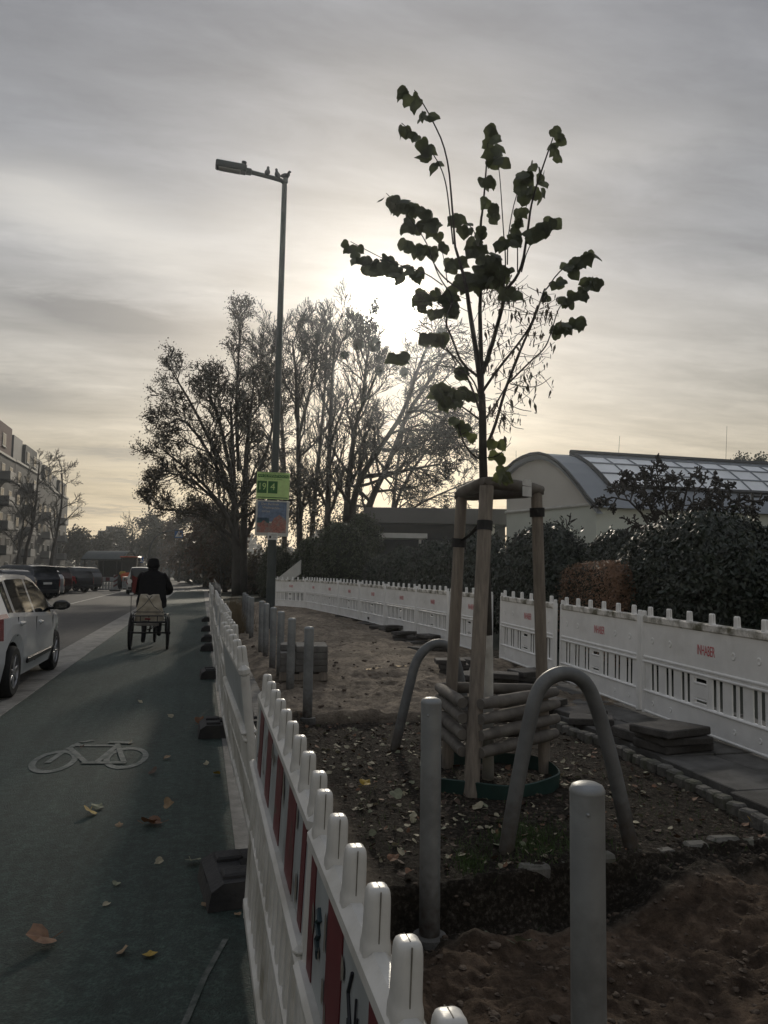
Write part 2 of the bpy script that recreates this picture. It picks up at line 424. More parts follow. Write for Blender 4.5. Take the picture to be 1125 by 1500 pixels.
def Rmp(src, stops):
    r = N.new('ShaderNodeValToRGB'); el = r.color_ramp.elements
    while len(el) < len(stops): el.new(.5)
    for e_, (p, c_) in zip(el, stops):
        e_.position = p; e_.color = (tuple(c_) if isinstance(c_, tuple) else (c_,)*3)+(1,)
    L.new(src, r.inputs['Fac']); return r.outputs['Color']
sky = N.new('ShaderNodeTexSky'); sky.sky_type = 'NISHITA'; sky.sun_disc = False
sky.sun_elevation = SUN_EL; sky.sun_rotation = SUN_AZ; sky.air_density = 1.2; sky.dust_density = 2.0
sep = N.new('ShaderNodeSeparateXYZ'); L.new(DIR, sep.inputs[0])
zz = sep.outputs['Z']
sdot = Mth('MAXIMUM', VM('DOT_PRODUCT', DIR, tuple(sd)).outputs['Value'], 0.0)
# cloud veil seen on a flat layer overhead
den = Mth('ADD', Mth('MAXIMUM', zz, 0.0), .12)
pl = N.new('ShaderNodeCombineXYZ')
L.new(Mth('DIVIDE', sep.outputs['X'], den), pl.inputs['X']); L.new(Mth('DIVIDE', sep.outputs['Y'], den), pl.inputs['Y'])
def cloud(scale, rot, st, det=7, ro=.58, loc=(0, 0, 0), dist=.4):
    mp = N.new('ShaderNodeMapping'); mp.inputs['Rotation'].default_value = (0, 0, R(rot)); mp.inputs['Scale'].default_value = st; mp.inputs['Location'].default_value = loc
    L.new(pl.outputs[0], mp.inputs['Vector'])
    n = N.new('ShaderNodeTexNoise'); n.inputs['Scale'].default_value = scale; n.inputs['Detail'].default_value = det; n.inputs['Roughness'].default_value = ro
    n.inputs['Distortion'].default_value = dist
    L.new(mp.outputs[0], n.inputs['Vector']); return n.outputs['Fac']
veil = Rmp(zz, [(0.0, (.60, .49, .34)), (.10, (.60, .51, .375)), (.22, (.50, .465, .41)), (.38, (.39, .392, .405)), (.6, (.31, .312, .33)), (.72, (.44, .455, .49)), (1.0, (.52, .54, .59))])
# the side of the sky away from the sun is dimmer
away = Rmp(Mth('MULTIPLY_ADD', VM('DOT_PRODUCT', DIR, tuple(Vector((sd.x, sd.y, 0)).normalized())).outputs['Value'], .5, .5), [(0.0, .74), (.5, .78), (.85, .88), (1.0, 1.0)])
veil = MixC(1.0, veil, away, 'MULTIPLY')
c_a = cloud(.55, 25, (1, 2.2, 1), loc=(1.7, .4, 0))
c_b = cloud(1.9, 18, (.6, 2.2, 1), loc=(4.2, 1.3, 0))
c_c = cloud(6.0, 30, (.7, 1.6, 1), ro=.65)
shade = Rmp(c_a, [(.3, .76), (.5, .98), (.66, 1.2)])
veil = MixC(1.0, veil, shade, 'MULTIPLY')
veil = MixC(.9, veil, Rmp(c_b, [(.3, .78), (.5, .98), (.7, 1.16)]), 'MULTIPLY')
veil = MixC(.6, veil, Rmp(c_c, [(.3, .78), (.7, 1.2)]), 'MULTIPLY')
# a few darker flat cloud bars low on the left of the sun
def bar(az, el, wa, we, depth):
    d0 = Vector((math.sin(az)*math.cos(el), math.cos(az)*math.cos(el), math.sin(el)))
    rx = Vector((math.cos(az), -math.sin(az), 0)); uz = rx.cross(d0)
    a = Mth('DIVIDE', VM('DOT_PRODUCT', DIR, tuple(rx)).outputs['Value'], wa)
    b = Mth('DIVIDE', Mth('ADD', VM('DOT_PRODUCT', DIR, tuple(uz)).outputs['Value'], Mth('MULTIPLY', Mth('SUBTRACT', c_c, .5), .035)), we)
    r = Mth('ADD', Mth('MULTIPLY', a, a), Mth('MULTIPLY', b, b))
    fr = Mth('GREATER_THAN', VM('DOT_PRODUCT', DIR, tuple(d0)).outputs['Value'], .3)
    g = Mth('POWER', 2.718, Mth('MULTIPLY', r, -1.0))
    return Mth('MULTIPLY', Mth('MULTIPLY', g, fr), Mth('MULTIPLY', Mth('ADD', .35, c_b), depth))
def aim(px, py):
    d = ray(px, py).normalized(); return math.atan2(d.x, d.y), math.asin(d.z)
dark = None
for px, py, wa, we, dp in ((185, 474, .085, .017, 1.25), (110, 455, .06, .012, .7), (20, 580, .06, .02, .8), (165, 665, .055, .0065, .8), (200, 705, .05, .004, .6), (150, 748, .08, .004, .8), (60, 440, .1, .010, .4), (230, 735, .05, .004, .6), (950, 300, .10, .010, .25), (60, 80, .2, .05, .3)):
    az, el = aim(px, py); bnode = bar(az, el, wa, we, dp)
    dark = bnode if dark is None else Mth('ADD', dark, bnode)
veil = MixC(Mth('MINIMUM', dark, .8), veil, (.20, .195, .195))
# a brighter bank of cirrus on the left
brt = None
for px, py, wa, we, dp in ((30, 290, .10, .04, .55), (140, 325, .10, .04, .55), (250, 385, .09, .035, .5), (350, 330, .06, .03, .2), (900, 210, .12, .03, .25), (640, 120, .14, .03, .16), (980, 480, .14, .04, .2)):
    az, el = aim(px, py); bnode = bar(az, el, wa, we, dp)
    brt = bnode if brt is None else Mth('ADD', brt, bnode)
veil = MixC(brt, veil, (.72, .69, .64))
base = MixC(.10, veil, MixC(1.0, sky.outputs[0], (.10, .10, .10), 'MULTIPLY'))
# aureole of the sun behind the veil
g1 = Mth('MULTIPLY', Mth('POWER', sdot, 30), .13)
g2 = Mth('MULTIPLY', Mth('POWER', sdot, 320), .26)
g3 = Mth('MULTIPLY', Mth('POWER', sdot, 2600), 18.0)
glow = Mth('ADD', Mth('ADD', g1, g2), g3)
glow = Mth('MULTIPLY', glow, Rmp(c_b, [(.3, .85), (.7, 1.1)]))
gc = MixC(1.0, (1.0, .95, .84), glow, 'MULTIPLY')
allc = MixC(1.0, base, gc, 'ADD')
L.new(allc, bg.inputs['Color']); bg.inputs['Strength'].default_value = 1.0

scene.view_settings.view_transform = 'Standard'; scene.view_settings.look = 'None'
scene.view_settings.exposure = 0; scene.view_settings.gamma = 1
scene.render.engine = 'CYCLES'
scene.cycles.use_denoising = True
scene.cycles.max_bounces = 6; scene.cycles.diffuse_bounces = 3; scene.cycles.glossy_bounces = 3; scene.cycles.transmission_bounces = 3
scene.cycles.volume_bounces = 0; scene.cycles.caustics_reflective = False; scene.cycles.caustics_refractive = False
scene.cycles.sample_clamp_indirect = 4

# ------------------------------------------------------------------ noise for relief
def _h(ix, iy, s=0):
    n = math.sin(ix*127.1 + iy*311.7 + s*74.7)*43758.5453
    return n - math.floor(n)
def vn(x, y, s=0):
    ix, iy = math.floor(x), math.floor(y); fx, fy = x-ix, y-iy
    fx = fx*fx*(3-2*fx); fy = fy*fy*(3-2*fy)
    a = _h(ix, iy, s); b = _h(ix+1, iy, s); c = _h(ix, iy+1, s); d = _h(ix+1, iy+1, s)
    return (a*(1-fx)+b*fx)*(1-fy) + (c*(1-fx)+d*fx)*fy
def fbm(x, y, o=4, s=0):
    t = 0; a = .5
    for i in range(o): t += a*vn(x, y, s+i); x *= 2.1; y *= 2.1; a *= .5
    return t
def sst(a, b, x):
    t = min(1, max(0, (x-a)/(b-a))); return t*t*(3-2*t)
def edgeY(X):     # front edge of the tree plot
    return 3.72 + (X-1.1)*.12 + .10*(vn(X*3, 1.7)-.5)
def soil_z(X, Y):
    n = fbm(X*2.3, Y*2.3, 4); n2 = fbm(X*7, Y*7, 3, 5)
    e = edgeY(X)
    dig = -.27 + .26*(fbm(X*1.7+3, Y*2.1, 4, 9)-.35) + .06*n2
    if X > 2.0: dig += .10*sst(2.0, 2.7, X)*sst(2.6, 3.6, Y)
    dig -= .13*math.exp(-((e-.10-Y)/.11)**2)*(1-sst(1.9, 2.6, X))
    dig += .05*(fbm(X*11, Y*11, 2, 31)-.4) - .05*abs(fbm(X*3.1+Y, Y*3.1, 3, 41)-.45)
    plot = -.05 + .03*(n-.5) + .045*(n2-.5)
    back = 7.75 + .12*(vn(X*2.5, 8.3)-.5)
    sand = .04 + .17*(n-.47) + .10*(n2-.45) + .06*abs(fbm(X*5, Y*3.2, 3, 71)-.45) + .10*math.exp(-((X-2.6)/.9)**2)*sst(9, 12, Y)
    z = dig + (plot-dig)*sst(e-.05, e+.02, Y)
    if X > 1.0: z = z + (sand-z)*sst(back-.02, back+.07, Y)
    else: z = z + (sand-z)*sst(6.5, 8, Y)
    z += .09*sst(8, 20, Y)*sst(1.5, 3.5, X)
    z = z*sst(.70, .95, X) + (-.02)*(1-sst(.70, .95, X))
    return z
def soil_patch(x0, x1, y0, y1, step, zf=soil_z):
    nx = int(round((x1-x0)/step)); ny = int(round((y1-y0)/step))
    vs = []; zone = []
    for j in range(ny+1):
        for i in range(nx+1):
            X = x0+(x1-x0)*i/nx; Y = y0+(y1-y0)*j/ny
            vs.append((X, Y, zf(X, Y)))
            e = edgeY(X)
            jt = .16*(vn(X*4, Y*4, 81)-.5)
            bank = sst(e-.34+jt, e-.24+jt, Y)  # mulch colour carried down the bank: dark humus and painted trench shade
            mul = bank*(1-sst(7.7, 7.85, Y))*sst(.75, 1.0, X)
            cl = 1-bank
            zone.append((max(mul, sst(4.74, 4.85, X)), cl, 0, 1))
    fs = [(j*(nx+1)+i, j*(nx+1)+i+1, (j+1)*(nx+1)+i+1, (j+1)*(nx+1)+i) for j in range(ny) for i in range(nx)]
    return vs, fs, zone
FX0, FX1, FY0, FY1 = .74, 3.7, .9, 4.15
def fine_z(X, Y):
    e = edgeY(X); z = soil_z(X, Y); k = 1-sst(e-.02, e+.04, Y)
    r_ = abs(fbm(X*9+2, Y*9, 3, 51)-.44); g_ = fbm(X*24, Y*24, 3, 61)-.44
    return z + k*(.07*r_+.035*g_) + (1-k)*.018*g_
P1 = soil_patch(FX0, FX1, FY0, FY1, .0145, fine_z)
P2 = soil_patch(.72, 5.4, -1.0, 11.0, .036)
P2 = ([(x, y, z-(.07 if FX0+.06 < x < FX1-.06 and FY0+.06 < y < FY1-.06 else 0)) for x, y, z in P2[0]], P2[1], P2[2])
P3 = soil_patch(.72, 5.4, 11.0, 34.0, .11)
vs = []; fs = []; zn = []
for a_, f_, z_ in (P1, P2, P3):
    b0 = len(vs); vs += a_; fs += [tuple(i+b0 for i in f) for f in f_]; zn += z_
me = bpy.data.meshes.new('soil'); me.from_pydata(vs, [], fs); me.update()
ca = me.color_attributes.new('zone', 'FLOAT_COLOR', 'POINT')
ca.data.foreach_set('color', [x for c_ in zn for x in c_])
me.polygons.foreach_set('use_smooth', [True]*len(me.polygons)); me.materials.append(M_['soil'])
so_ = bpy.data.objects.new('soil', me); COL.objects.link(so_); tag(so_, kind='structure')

# ------------------------------------------------------------------ flat ground
def sheet(name, polys, z, m, kind='structure'):
    b = MB()
    for p in polys: b.add([(x, y, z) for x, y in p], [tuple(range(len(p)))])
    o = b.build(name, m); tag(o, kind=kind); return o
def rect(x0, x1, y0, y1): return [(x0, y0), (x1, y0), (x1, y1), (x0, y1)]
sheet('ground', [rect(-900, .70, -60, 34), rect(5.4, 900, -60, 34), rect(-900, 900, 34, 1500), rect(.70, 5.4, -60, -1.0)], -.03, M_['earth'])
sheet('road', [rect(-9.6, -1.9, -8, 340)], 0.0, M_['asphalt'])
sheet('left_pavement', [rect(-22, -9.6, -8, 340)], .012, M_['slab'])
sheet('bike_lane', [rect(-1.9, .22, -8, 60)], .004, M_['lane'])
sheet('far_lane', [rect(-1.9, 2.2, 60, 340)], 0.002, M_['asphalt'])
sheet('gutter', [rect(.22, .52, -8, 60)], .006, M_['strip'])
# stone strip between road and lane: slabs with open joints
b = MB(); y = -6.0
while y < 58:
    Lg = 1.0 if y < 30 else 4.0
    b.box((-2.15, y+Lg/2, -.006), (.54, Lg-.012, .036), ch=.004); y += Lg
tag(b.build('stone_strip', M_['strip']), kind='structure')
b = MB(); y = -4.0
while y < 34:
    b.box((.62, y+.5, .03+rng.uniform(-.006, .006)), (.19, .985, .14), M=Matrix.Rotation(rng.uniform(-.01, .01), 3, 'Z'), ch=.012); y += 1.0
tag(b.build('kerb', M_['kerb']), kind='structure')
# painted lines
b = MB()
b.add([(-5.52, 20, .004), (-5.40, 20, .004), (-5.40, 70, .004), (-5.52, 70, .004)], [(0, 1, 2, 3)])
b.add([(-2.02, 38, .0165), (-1.75, 38, .0165), (-1.75, 62, .0165), (-2.02, 62, .0165)], [(0, 1, 2, 3)])
for k in range(7):
    b.add([(-4.6+k*.95, 61, .008), (-4.1+k*.95, 61, .008), (-4.1+k*.95, 64, .008), (-4.6+k*.95, 64, .008)], [(0, 1, 2, 3)])
b.add([(-3.62, 20, .004), (-3.5, 20, .004), (-3.5, 21.2, .004), (-3.62, 21.2, .004)], [(0, 1, 2, 3)])
tag(b.build('road_markings', M_['paint']), kind='structure')
# bicycle symbol
b = MB(); ZM = .0085
def strip(pts, wd):
    for (p, q) in zip(pts[:-1], pts[1:]):
        p = Vector(p); q = Vector(q); d = (q-p); d.z = 0; d.normalize(); n = Vector((-d.y, d.x, 0))*wd/2
        e = d*wd*.25
        b.add([p-n-e, p+n-e, q+n+e, q-n+e], [(0, 1, 2, 3)])
def gz(zx, zy): return ground(zx/3, 1000+zy/3, ZM)
for (cx, cy, rx, ry) in ((-1.04, 6.36, .165, .36), (-.52, 6.39, .165, .36)):
    n = 28; vs = []; fs = []
    for i in range(n):
        a = 2*math.pi*i/n
        for k in (1.0, .74):
            kk = 1.0 if k == 1 else (1-.045/ rx)
            ky = 1.0 if k == 1 else (1-.085/ ry)
            vs.append((cx+rx*math.cos(a)*(kk), cy+ry*math.sin(a)*(ky), ZM))
    for i in range(n):
        j = (i+1) % n; fs.append((2*i, 2*j, 2*j+1, 2*i+1))
    b.add(vs, fs)
ZM += .0008
strip([gz(408, 253), gz(352, 262), gz(290, 295), gz(210, 350)], .045); ZM += .0008
strip([gz(320, 275), gz(520, 276)], .06); ZM += .0008
strip([gz(305, 285), gz(378, 350)], .045); ZM += .0008
strip([gz(370, 350), gz(545, 350)], .07); ZM += .0008
strip([gz(520, 272), gz(425, 348)], .045); ZM += .0008
strip([gz(515, 268), gz(543, 345)], .04); ZM += .0008
strip([gz(488, 260), gz(572, 263)], .07)
tag(b.build('bicycle_symbol', M_['bikepaint']), kind='structure')
b = MB(); ZM = .0085
strip([ground(270, 1500, ZM), ground(300, 1430, ZM), ground(330, 1376, ZM)], .022)
tag(b.build('worn_line', M_['faintpaint']), kind='structure')

# right-hand pavement: slabs, then the cobble row along the tree plot
b = MB()
path = [(3.20, 9.2), (3.42, 7.6), (3.50, 6.2), (3.44, 5.1), (3.36, 4.3), (3.28, 3.9)]
def path_x(Y):
    for (x0, y0), (x1, y1) in zip(path[:-1], path[1:]):
        if y1 <= Y <= y0: return x1+(x0-x1)*(Y-y1)/(y0-y1)
    return path[0][0] if Y > path[0][1] else path[-1][0]
for j in range(0, 18):
    y0 = 3.6+j*.5
    for i in range(0, 5):
        x0 = path_x(y0)+.16+i*.5
        if x0 > 5.3: continue
        if y0 > 8.4 and rng.random() < .4: continue
        b.box((x0+.25, y0+.25, -.005+rng.uniform(-.008, .012)), (.488, .488, .07), M=Euler((rng.uniform(-.012, .012), rng.uniform(-.012, .012), rng.uniform(-.01, .01))).to_matrix(), ch=.006)
tag(b.build('pavement_slabs', M_['slab']), kind='structure')
b = MB(); Y = 3.9
while Y < 8.6:
    X = path_x(Y)+rng.uniform(-.015, .015)
    b.box((X+.04, Y, -.028+rng.uniform(-.014, .01)), (.085, .11, .1), M=Euler((rng.uniform(-.08, .08), rng.uniform(-.08, .08), rng.uniform(-.2, .2)+.1)).to_matrix(), ch=.014)
    Y += .132
X = 1.75
while X < 3.3:
    b.box((X, edgeY(X)+.05, -.104+rng.uniform(-.02, .012)), (.11+rng.uniform(0, .09), .09, .1), M=Euler((rng.uniform(-.1, .1), rng.uniform(-.06, .06), .1+rng.uniform(-.1, .1))).to_matrix(), ch=.018)
    X += .21
tag(b.build('cobble_edging', M_['cobble']), kind='structure')
ORD = ['first', 'second', 'third', 'fourth', 'fifth', 'sixth', 'seventh', 'eighth', 'ninth', 'tenth', 'eleventh', 'twelfth', 'thirteenth', 'fourteenth', 'fifteenth']
# ------------------------------------------------------------------ white barrier on the right
def peg_mesh(wx, wy, h):
    b = MB(); n = 24
    def ring(z, k):
        r = []
        for i in range(n):
            a = 2*math.pi*i/n; c_, s_ = math.cos(a), math.sin(a)
            x = wx/2*k*math.copysign(abs(c_)**.55, c_); y = wy/2*k*math.copysign(abs(s_)**.55, s_)
            if i in (0, n//2): x *= .965
            if i in (n//4, 3*n//4): y *= .955
            r.append((x, y, z))
        return r
    vs = []; st = ((-.02, 1.14), (.003, 1.13), (.009, 1.06), (.014, 1.02), (.022, 1.0), (h*.6, .98), (h-.016, .95), (h-.008, .90), (h-.003, .80), (h-.0008, .66), (h, .45), (h+.0003, .05))
    for z, k in st: vs += ring(z, k)
    fs = [(i*n+j, i*n+(j+1) % n, (i+1)*n+(j+1) % n, (i+1)*n+j) for i in range(len(st)-1) for j in range(n)]
    fs.append(tuple((len(st)-1)*n+j for j in range(n)))
    b.add(vs, fs)
    for sx in (-1, 1): b.box((sx*wx*.478, 0, h*.5), (.0022, .0016, h*.93), mi=1)
    b.box((0, 0, h-.0002), (wx*.5, .0014, .0012), mi=1)
    return b
def wall_panel(L=2.12, text=None):
    t = thing('safety_barrier', None, 'barrier')
    b = MB()                                    # body: board, rails, end tubes
    b.box((0, 0, .745), (L-.06, .03, .40), ch=.006)
    b.box((0, 0, .525), (L-.05, .06, .028), ch=.01); b.box((0, 0, .57), (L-.05, .052, .03), ch=.01)
    b.box((0, 0, .115), (L-.06, .03, .20), ch=.006); b.box((0, 0, .225), (L-.05, .055, .024), ch=.008); b.box((0, 0, .015), (L-.05, .05, .026), ch=.008)
    for sx in (-1, 1):
        b.tube([(sx*(L/2-.03), 0, 0), (sx*(L/2-.03), 0, .99)], .031, 12)
    for i in range(6):
        xx = -L/2+.22+i*(L-.44)/5
        if text and abs(xx) < .2: continue
        for zz, r in ((.745, .034), (.115, .024)):
            for q in range(10):
                a0 = 2*math.pi*q/10; a1 = 2*math.pi*(q+1)/10
                P = lambda a, rr, y: (xx+rr*math.cos(a), y, zz+rr*1.1*math.sin(a))
                b.quad(P(a0, r, .0155), P(a1, r, .0155), P(a1, r*.72, .021), P(a0, r*.72, .021))
                b.add([P(a0, r*.72, .021), P(a1, r*.72, .021), (xx, .0165, zz)], [(0, 1, 2)])
    body = b.build('board', M_['white'], t, autosmooth=35)
    b = MB(); b.box((0, 0, .957), (L-.10, .062, .075), ch=.012)
    b.build('top_rail', M_['whitedirt'], t)
    b = MB()                                    # slats between the slots
    x = -L/2+.06; pat = [.14, -.03, .03, -.03, .11, -.03, .03, -.032, .0]
    def run(x, seq, sg):
        for p in seq:
            if p > 0: b.box((x+sg*p/2, 0, .375), (p, .014, .29), ch=.003)
            x += sg*abs(p)
        return x
    seq = [.09, -.046, .03, -.046, .11, -.046, .03, -.046, .11, -.046, .03, -.046, .05]
    tot = sum(abs(p) for p in seq); k = (L/2-.06-.12)/tot
    seq = [p*k for p in seq]
    run(-L/2+.06, seq, 1); run(L/2-.06, seq, -1)
    b.box((0, 0, .37), (.25, .028, .12), ch=.005); b.box((0, 0, .5), (.25, .028, .03), ch=.004); b.box((0, 0, .25), (.25, .028, .03), ch=.004)
    for sx in (-1, 1): b.box((sx*.112, 0, .375), (.03, .0285, .285), ch=.004)
    b.box((0, .004, .443), (.2, .034, .012), ch=.004); b.box((0, .004, .297), (.2, .034, .012), ch=.004)
    b.build('slats', M_['white'], t)
    pm = peg_mesh(.052, .046, .095)
    first = None
    for i in range(6):
        xx = -L/2+.16+i*(L-.32)/5
        if first is None: p = first = pm.build('peg', [M_['white'], M_['log']], t, autosmooth=50)
        else: p = first.copy(); COL.objects.link(p)
        p.location = (xx, 0, .993)
    for sx in (-1, 1):
        p = first.copy(); COL.objects.link(p); p.location = (sx*(L/2-.03), 0, .985); p.scale = (.85, .9, .6)
    if text: text_mesh(text, .13, M_['redspray'], 'lettering', .0005, t, XZ(math.pi, (-.10, .0168, .745)) @ Matrix.Diagonal((.52, 1.0, 1, 1)))
    return t
FPL = [(4.28, 2.8, .035), (4.40, 5.32, .045), (4.66, 9.3, .10), (4.70, 12.09, .15), (4.66, 16.33, .16), (4.13, 22.32, .22), (3.55, 28.2, .24), (1.75, 30.6, .22)]
def along(pl, s):
    for a, b_ in zip(pl[:-1], pl[1:]):
        a = Vector(a); b_ = Vector(b_); l = (b_-a).length
        if s <= l: return a+(b_-a)*(s/l)
        s -= l
    return b_
proto = wall_panel(text='INHABER'); plain = None
S0 = (Vector(FPL[1])-Vector(FPL[0])).length - .14
starts = [S0-2.19, S0, S0+2.19, S0+4.42]
sg = starts[-1]+2.12+.34
n = 0
while sg < 26: starts.append(sg); sg += 2.2
descr = {0: 'white plastic barrier panel cut off by the right edge of the frame',
         1: 'white barrier panel with mouldy top rail and red lettering, nearest one on the right',
         2: 'white barrier panel with red lettering seen behind the nearer steel hoop',
         3: 'white barrier panel behind the right tree stake, at the near side of the gap',
         4: 'white barrier panel behind the front tree stake, just past the gap'}
for i, s0 in enumerate(starts):
    if i == 0: o = proto
    else: o = dup(proto)
    a = along(FPL, s0); b_ = along(FPL, s0+2.12); m_ = (a+b_)/2; d = b_-a
    if i == 3: d.x += .04
    o.location = m_; o.rotation_euler = (R(rng.uniform(-1.2, 1.2)), -math.atan2(d.z, d.xy.length), math.atan2(d.y, d.x))
    lab = descr.get(i) or 'white barrier panel, %s past the gap in the right-hand barrier' % ORD[i-4]
    if i == len(starts)-1: lab = 'white barrier panel at the far turned end of the right-hand barrier'
    tag(o, lab, 'barrier', 'white barrier panels in front of the hedge')
    o['category'] = 'barrier'

# ------------------------------------------------------------------ red and white barriers beside the lane
def lane_panel(L, npeg, off, pitch, stripes, tags=False, pegw=.041):
    t = thing('lane_barrier', None, 'barrier')
    b = MB()
    b.box((L/2, 0, .885), (L-.02, .05, .05), ch=.016)             # top rail
    b.box((L/2, .004, .618), (L-.02, .07, .024), ch=.01); b.box((L/2, .002, .585), (L-.02, .058, .03), ch=.012)
    b.box((L/2, 0, .06), (L-.02, .05, .05), ch=.012); b.box((L/2, 0, .34), (L-.04, .036, .026), ch=.008)
    for x in (.022, L-.022): b.tube([(x, 0, .0), (x, 0, .865)], .02, 12)
    b.build('frame', M_['nearwhite'], t, autosmooth=35)
    b = MB(); x = .09
    while x < L-.1:
        b.box((x, 0, .315), (.055, .026, .48), ch=.006); x += .105
    b.build('slats', M_['nearwhite'], t)
    b = MB(); b.box((L/2, .004, .746), (L-.08, .022, .23), ch=.003)
    bd = b.build('board', M_['sheetwhite'], t)
    for x, wd in stripes:
        b = MB(); b.box((x, .0162, .746), (wd, .0026, .226)); b.build('red_stripe', M_['red'], bd)
    if stripes:
        b = MB(); r2 = random.Random(int(L*100))
        for q in range(26):
            xx = r2.uniform(.1, L-.1); zz = r2.uniform(.65, .85); w2 = r2.uniform(.004, .02); h2 = r2.uniform(.01, .05); k2 = 7
            b.add([(xx+w2*math.cos(6.283*e_/k2)*r2.uniform(.5, 1.1), .0182, zz+h2*math.sin(6.283*e_/k2)*r2.uniform(.5, 1.1)) for e_ in range(k2)], [tuple(range(k2))])
        b.build('scuffs', M_['seam'], bd)['kind'] = 'stuff'
    first = None; pm = peg_mesh(pegw, pegw*.92, .085)
    for i in range(npeg):
        if first is None:
            p = first = pm.build('peg', [M_['nearwhite'], M_['seam']], t, autosmooth=50)
        else: p = first.copy(); COL.objects.link(p)
        p.location = (off+i*pitch, 0, .909)
    if tags:
        b = MB()
        def curve(pts, r=.0022):
            b.tube([(x, .0178, z) for x, z in pts], [r]*len(pts), 5)
        for (x0, sc) in ((2.02, 1.0),):
            curve([(x0+.02, .84), (x0+.045, .80), (x0+.03, .775), (x0+.01, .755), (x0+.035, .765), (x0+.03, .74)], .003)
            curve([(x0-.02, .73), (x0+.03, .745), (x0+.055, .715), (x0+.035, .69), (x0+.005, .70), (x0+.02, .715)], .0032)
            curve([(x0, .69), (x0+.05, .675), (x0+.03, .655), (x0+.055, .66)], .003)
            curve([(x0-.015, .82), (x0-.012, .76), (x0-.02, .70), (x0-.01, .665)], .002)
            curve([(x0-.03, .80), (x0-.022, .775), (x0-.035, .75)], .002)
        b.build('scrawl', M_['tag'], bd)
        b = MB(); curve2 = [(2.365, .80), (2.345, .79), (2.37, .775), (2.35, .76), (2.367, .745), (2.355, .73), (2.365, .71), (2.375, .725)]
        b.tube([(x, .0178, z) for x, z in curve2], [.006, .007, .007, .006, .007, .006, .0025, .002], 6)
        b.build('scrawl', M_['tealtag'], bd)
    return t
# nearest: local x runs along the street, its striped face looks over the lane
o = lane_panel(2.55, 15, .08+.046, .168, [(.46, .15), (.81, .15), (1.16, .15), (1.51, .15), (1.85, .15), (2.2, .14), (2.46, .06)], tags=True)
o.location = (.232, -.84, .004); o.rotation_euler = (R(2.0), 0, R(90))
tag(o, 'red and white striped barrier panel with black scrawl, nearest the viewer', 'barrier', 'barriers beside the bike lane')
o = lane_panel(1.56, 9, .05, .172, [(.10, .06), (.34, .15), (.66, .15), (1.0, .15), (1.34, .14)])
o.location = (.232, 1.735, .012); o.rotation_euler = (R(2.4), R(-1.7), R(90.1))
tag(o, 'red and white striped barrier panel directly behind the scrawled one', 'barrier', 'barriers beside the bike lane')
joints = [3.50, 5.32, 7.16, 9.06, 10.98, 12.86, 14.72, 16.7, 18.7, 20.7, 22.7, 24.7, 26.7]
pb = {}
for i, (y0, y1) in enumerate(zip(joints[:-1], joints[1:])):
    Lp = round(1.82 if i < 3 else (1.86 if i < 7 else 1.96), 2)
    if Lp in pb: o = dup(pb[Lp])
    else:
        o = pb[Lp] = lane_panel(Lp, 6 if i else 6, .10, (Lp-.2)/5, [], pegw=.05)
    x0 = .205+.004*y0+rng.uniform(-.012, .012); x1 = .205+.004*y1+rng.uniform(-.012, .012)
    if i == 0: x0, x1 = .305, .27
    if i == 1: x0, x1 = .27, .25
    o.location = (x0, y0, .13 if i == 0 else .10); o.rotation_euler = (R(rng.uniform(-2, 2)-(6.5 if i == 0 else 3 if i == 1 else 0)), R(rng.uniform(-.5, .5)), math.atan2(y1-y0, x1-x0))
    lab = 'white lane barrier panel starting with the pale round end post' if i == 0 else ('lane barrier panel, %s behind the one with the pale end post' % ORD[i-1] if i < len(joints)-2 else 'farthest lane barrier panel of the row along the bike lane')
    tag(o, lab, 'barrier', 'barriers beside the bike lane')
# recycled-rubber feet
def foot():
    t = thing('rubber_ballast', None, 'barrier foot')
    b = MB()
    poly = [(-.30, 0), (.30, 0), (.285, .08), (.235, .112), (-.235, .112), (-.285, .08)]
    b.prism(poly, .40)
    for sy in (-1, 1):
        for sx in (-1, 1): b.box((sx*.17, sy*.105, .118), (.12, .1, .028), ch=.008)
    for sx in (-1, 1):
        b.box((sx*.10, 0, .115), (.06, .09, .012), mi=1); b.box((sx*.262, 0, .055), (.05, .12, .05), mi=1)
    b.build('base', [M_['rubber'], M_['well']], t)
    return t
f0 = foot()
for i, Y in enumerate([3.70, 7.18, 11.0, 14.75, 16.75, 19.6, 23.4]):
    o = f0 if i == 0 else dup(f0)
    o.location = ((.34 if i == 0 else .30)+.002*Y, Y, .006); o.rotation_euler = (0, 0, R(rng.uniform(-4, 4)+(4 if i == 0 else 0)))
    lab = ['large black rubber barrier foot at the near end of the lane barrier', 'black rubber foot under the lane barrier with brown leaves beside it'][i] if i < 2 else 'black rubber barrier foot on the lane, %s in the row' % ORD[i]
    tag(o, lab, 'barrier foot', 'rubber feet under the lane barrier')
# crumpled clear film caught on the far end of the lane barrier
b = MB(); nx, ny = 20, 14; vs = []
for j in range(ny+1):
    for i in range(nx+1):
        u = i/nx; v = j/ny; Y = 17.5+u*5.5
        vs.append((.30+.16*math.sin(v*3.1)+.10*(vn(u*9, v*7)-.5), Y, .55+.75*v*(1-.25*u)+.12*(vn(u*8+3, v*6, 2)-.5)))
b.add(vs, [(j*(nx+1)+i, j*(nx+1)+i+1, (j+1)*(nx+1)+i+1, (j+1)*(nx+1)+i) for j in range(ny) for i in range(nx)])
M_['film'] = mat('grey_plastic_film', (.3, .3, .3), .25, var=.3, scale=5)
tag(b.build('plastic_film', M_['film'], origin=(.3, 20, .5)), 'crumpled pale plastic film draped over the far lane barrier', 'plastic sheet')

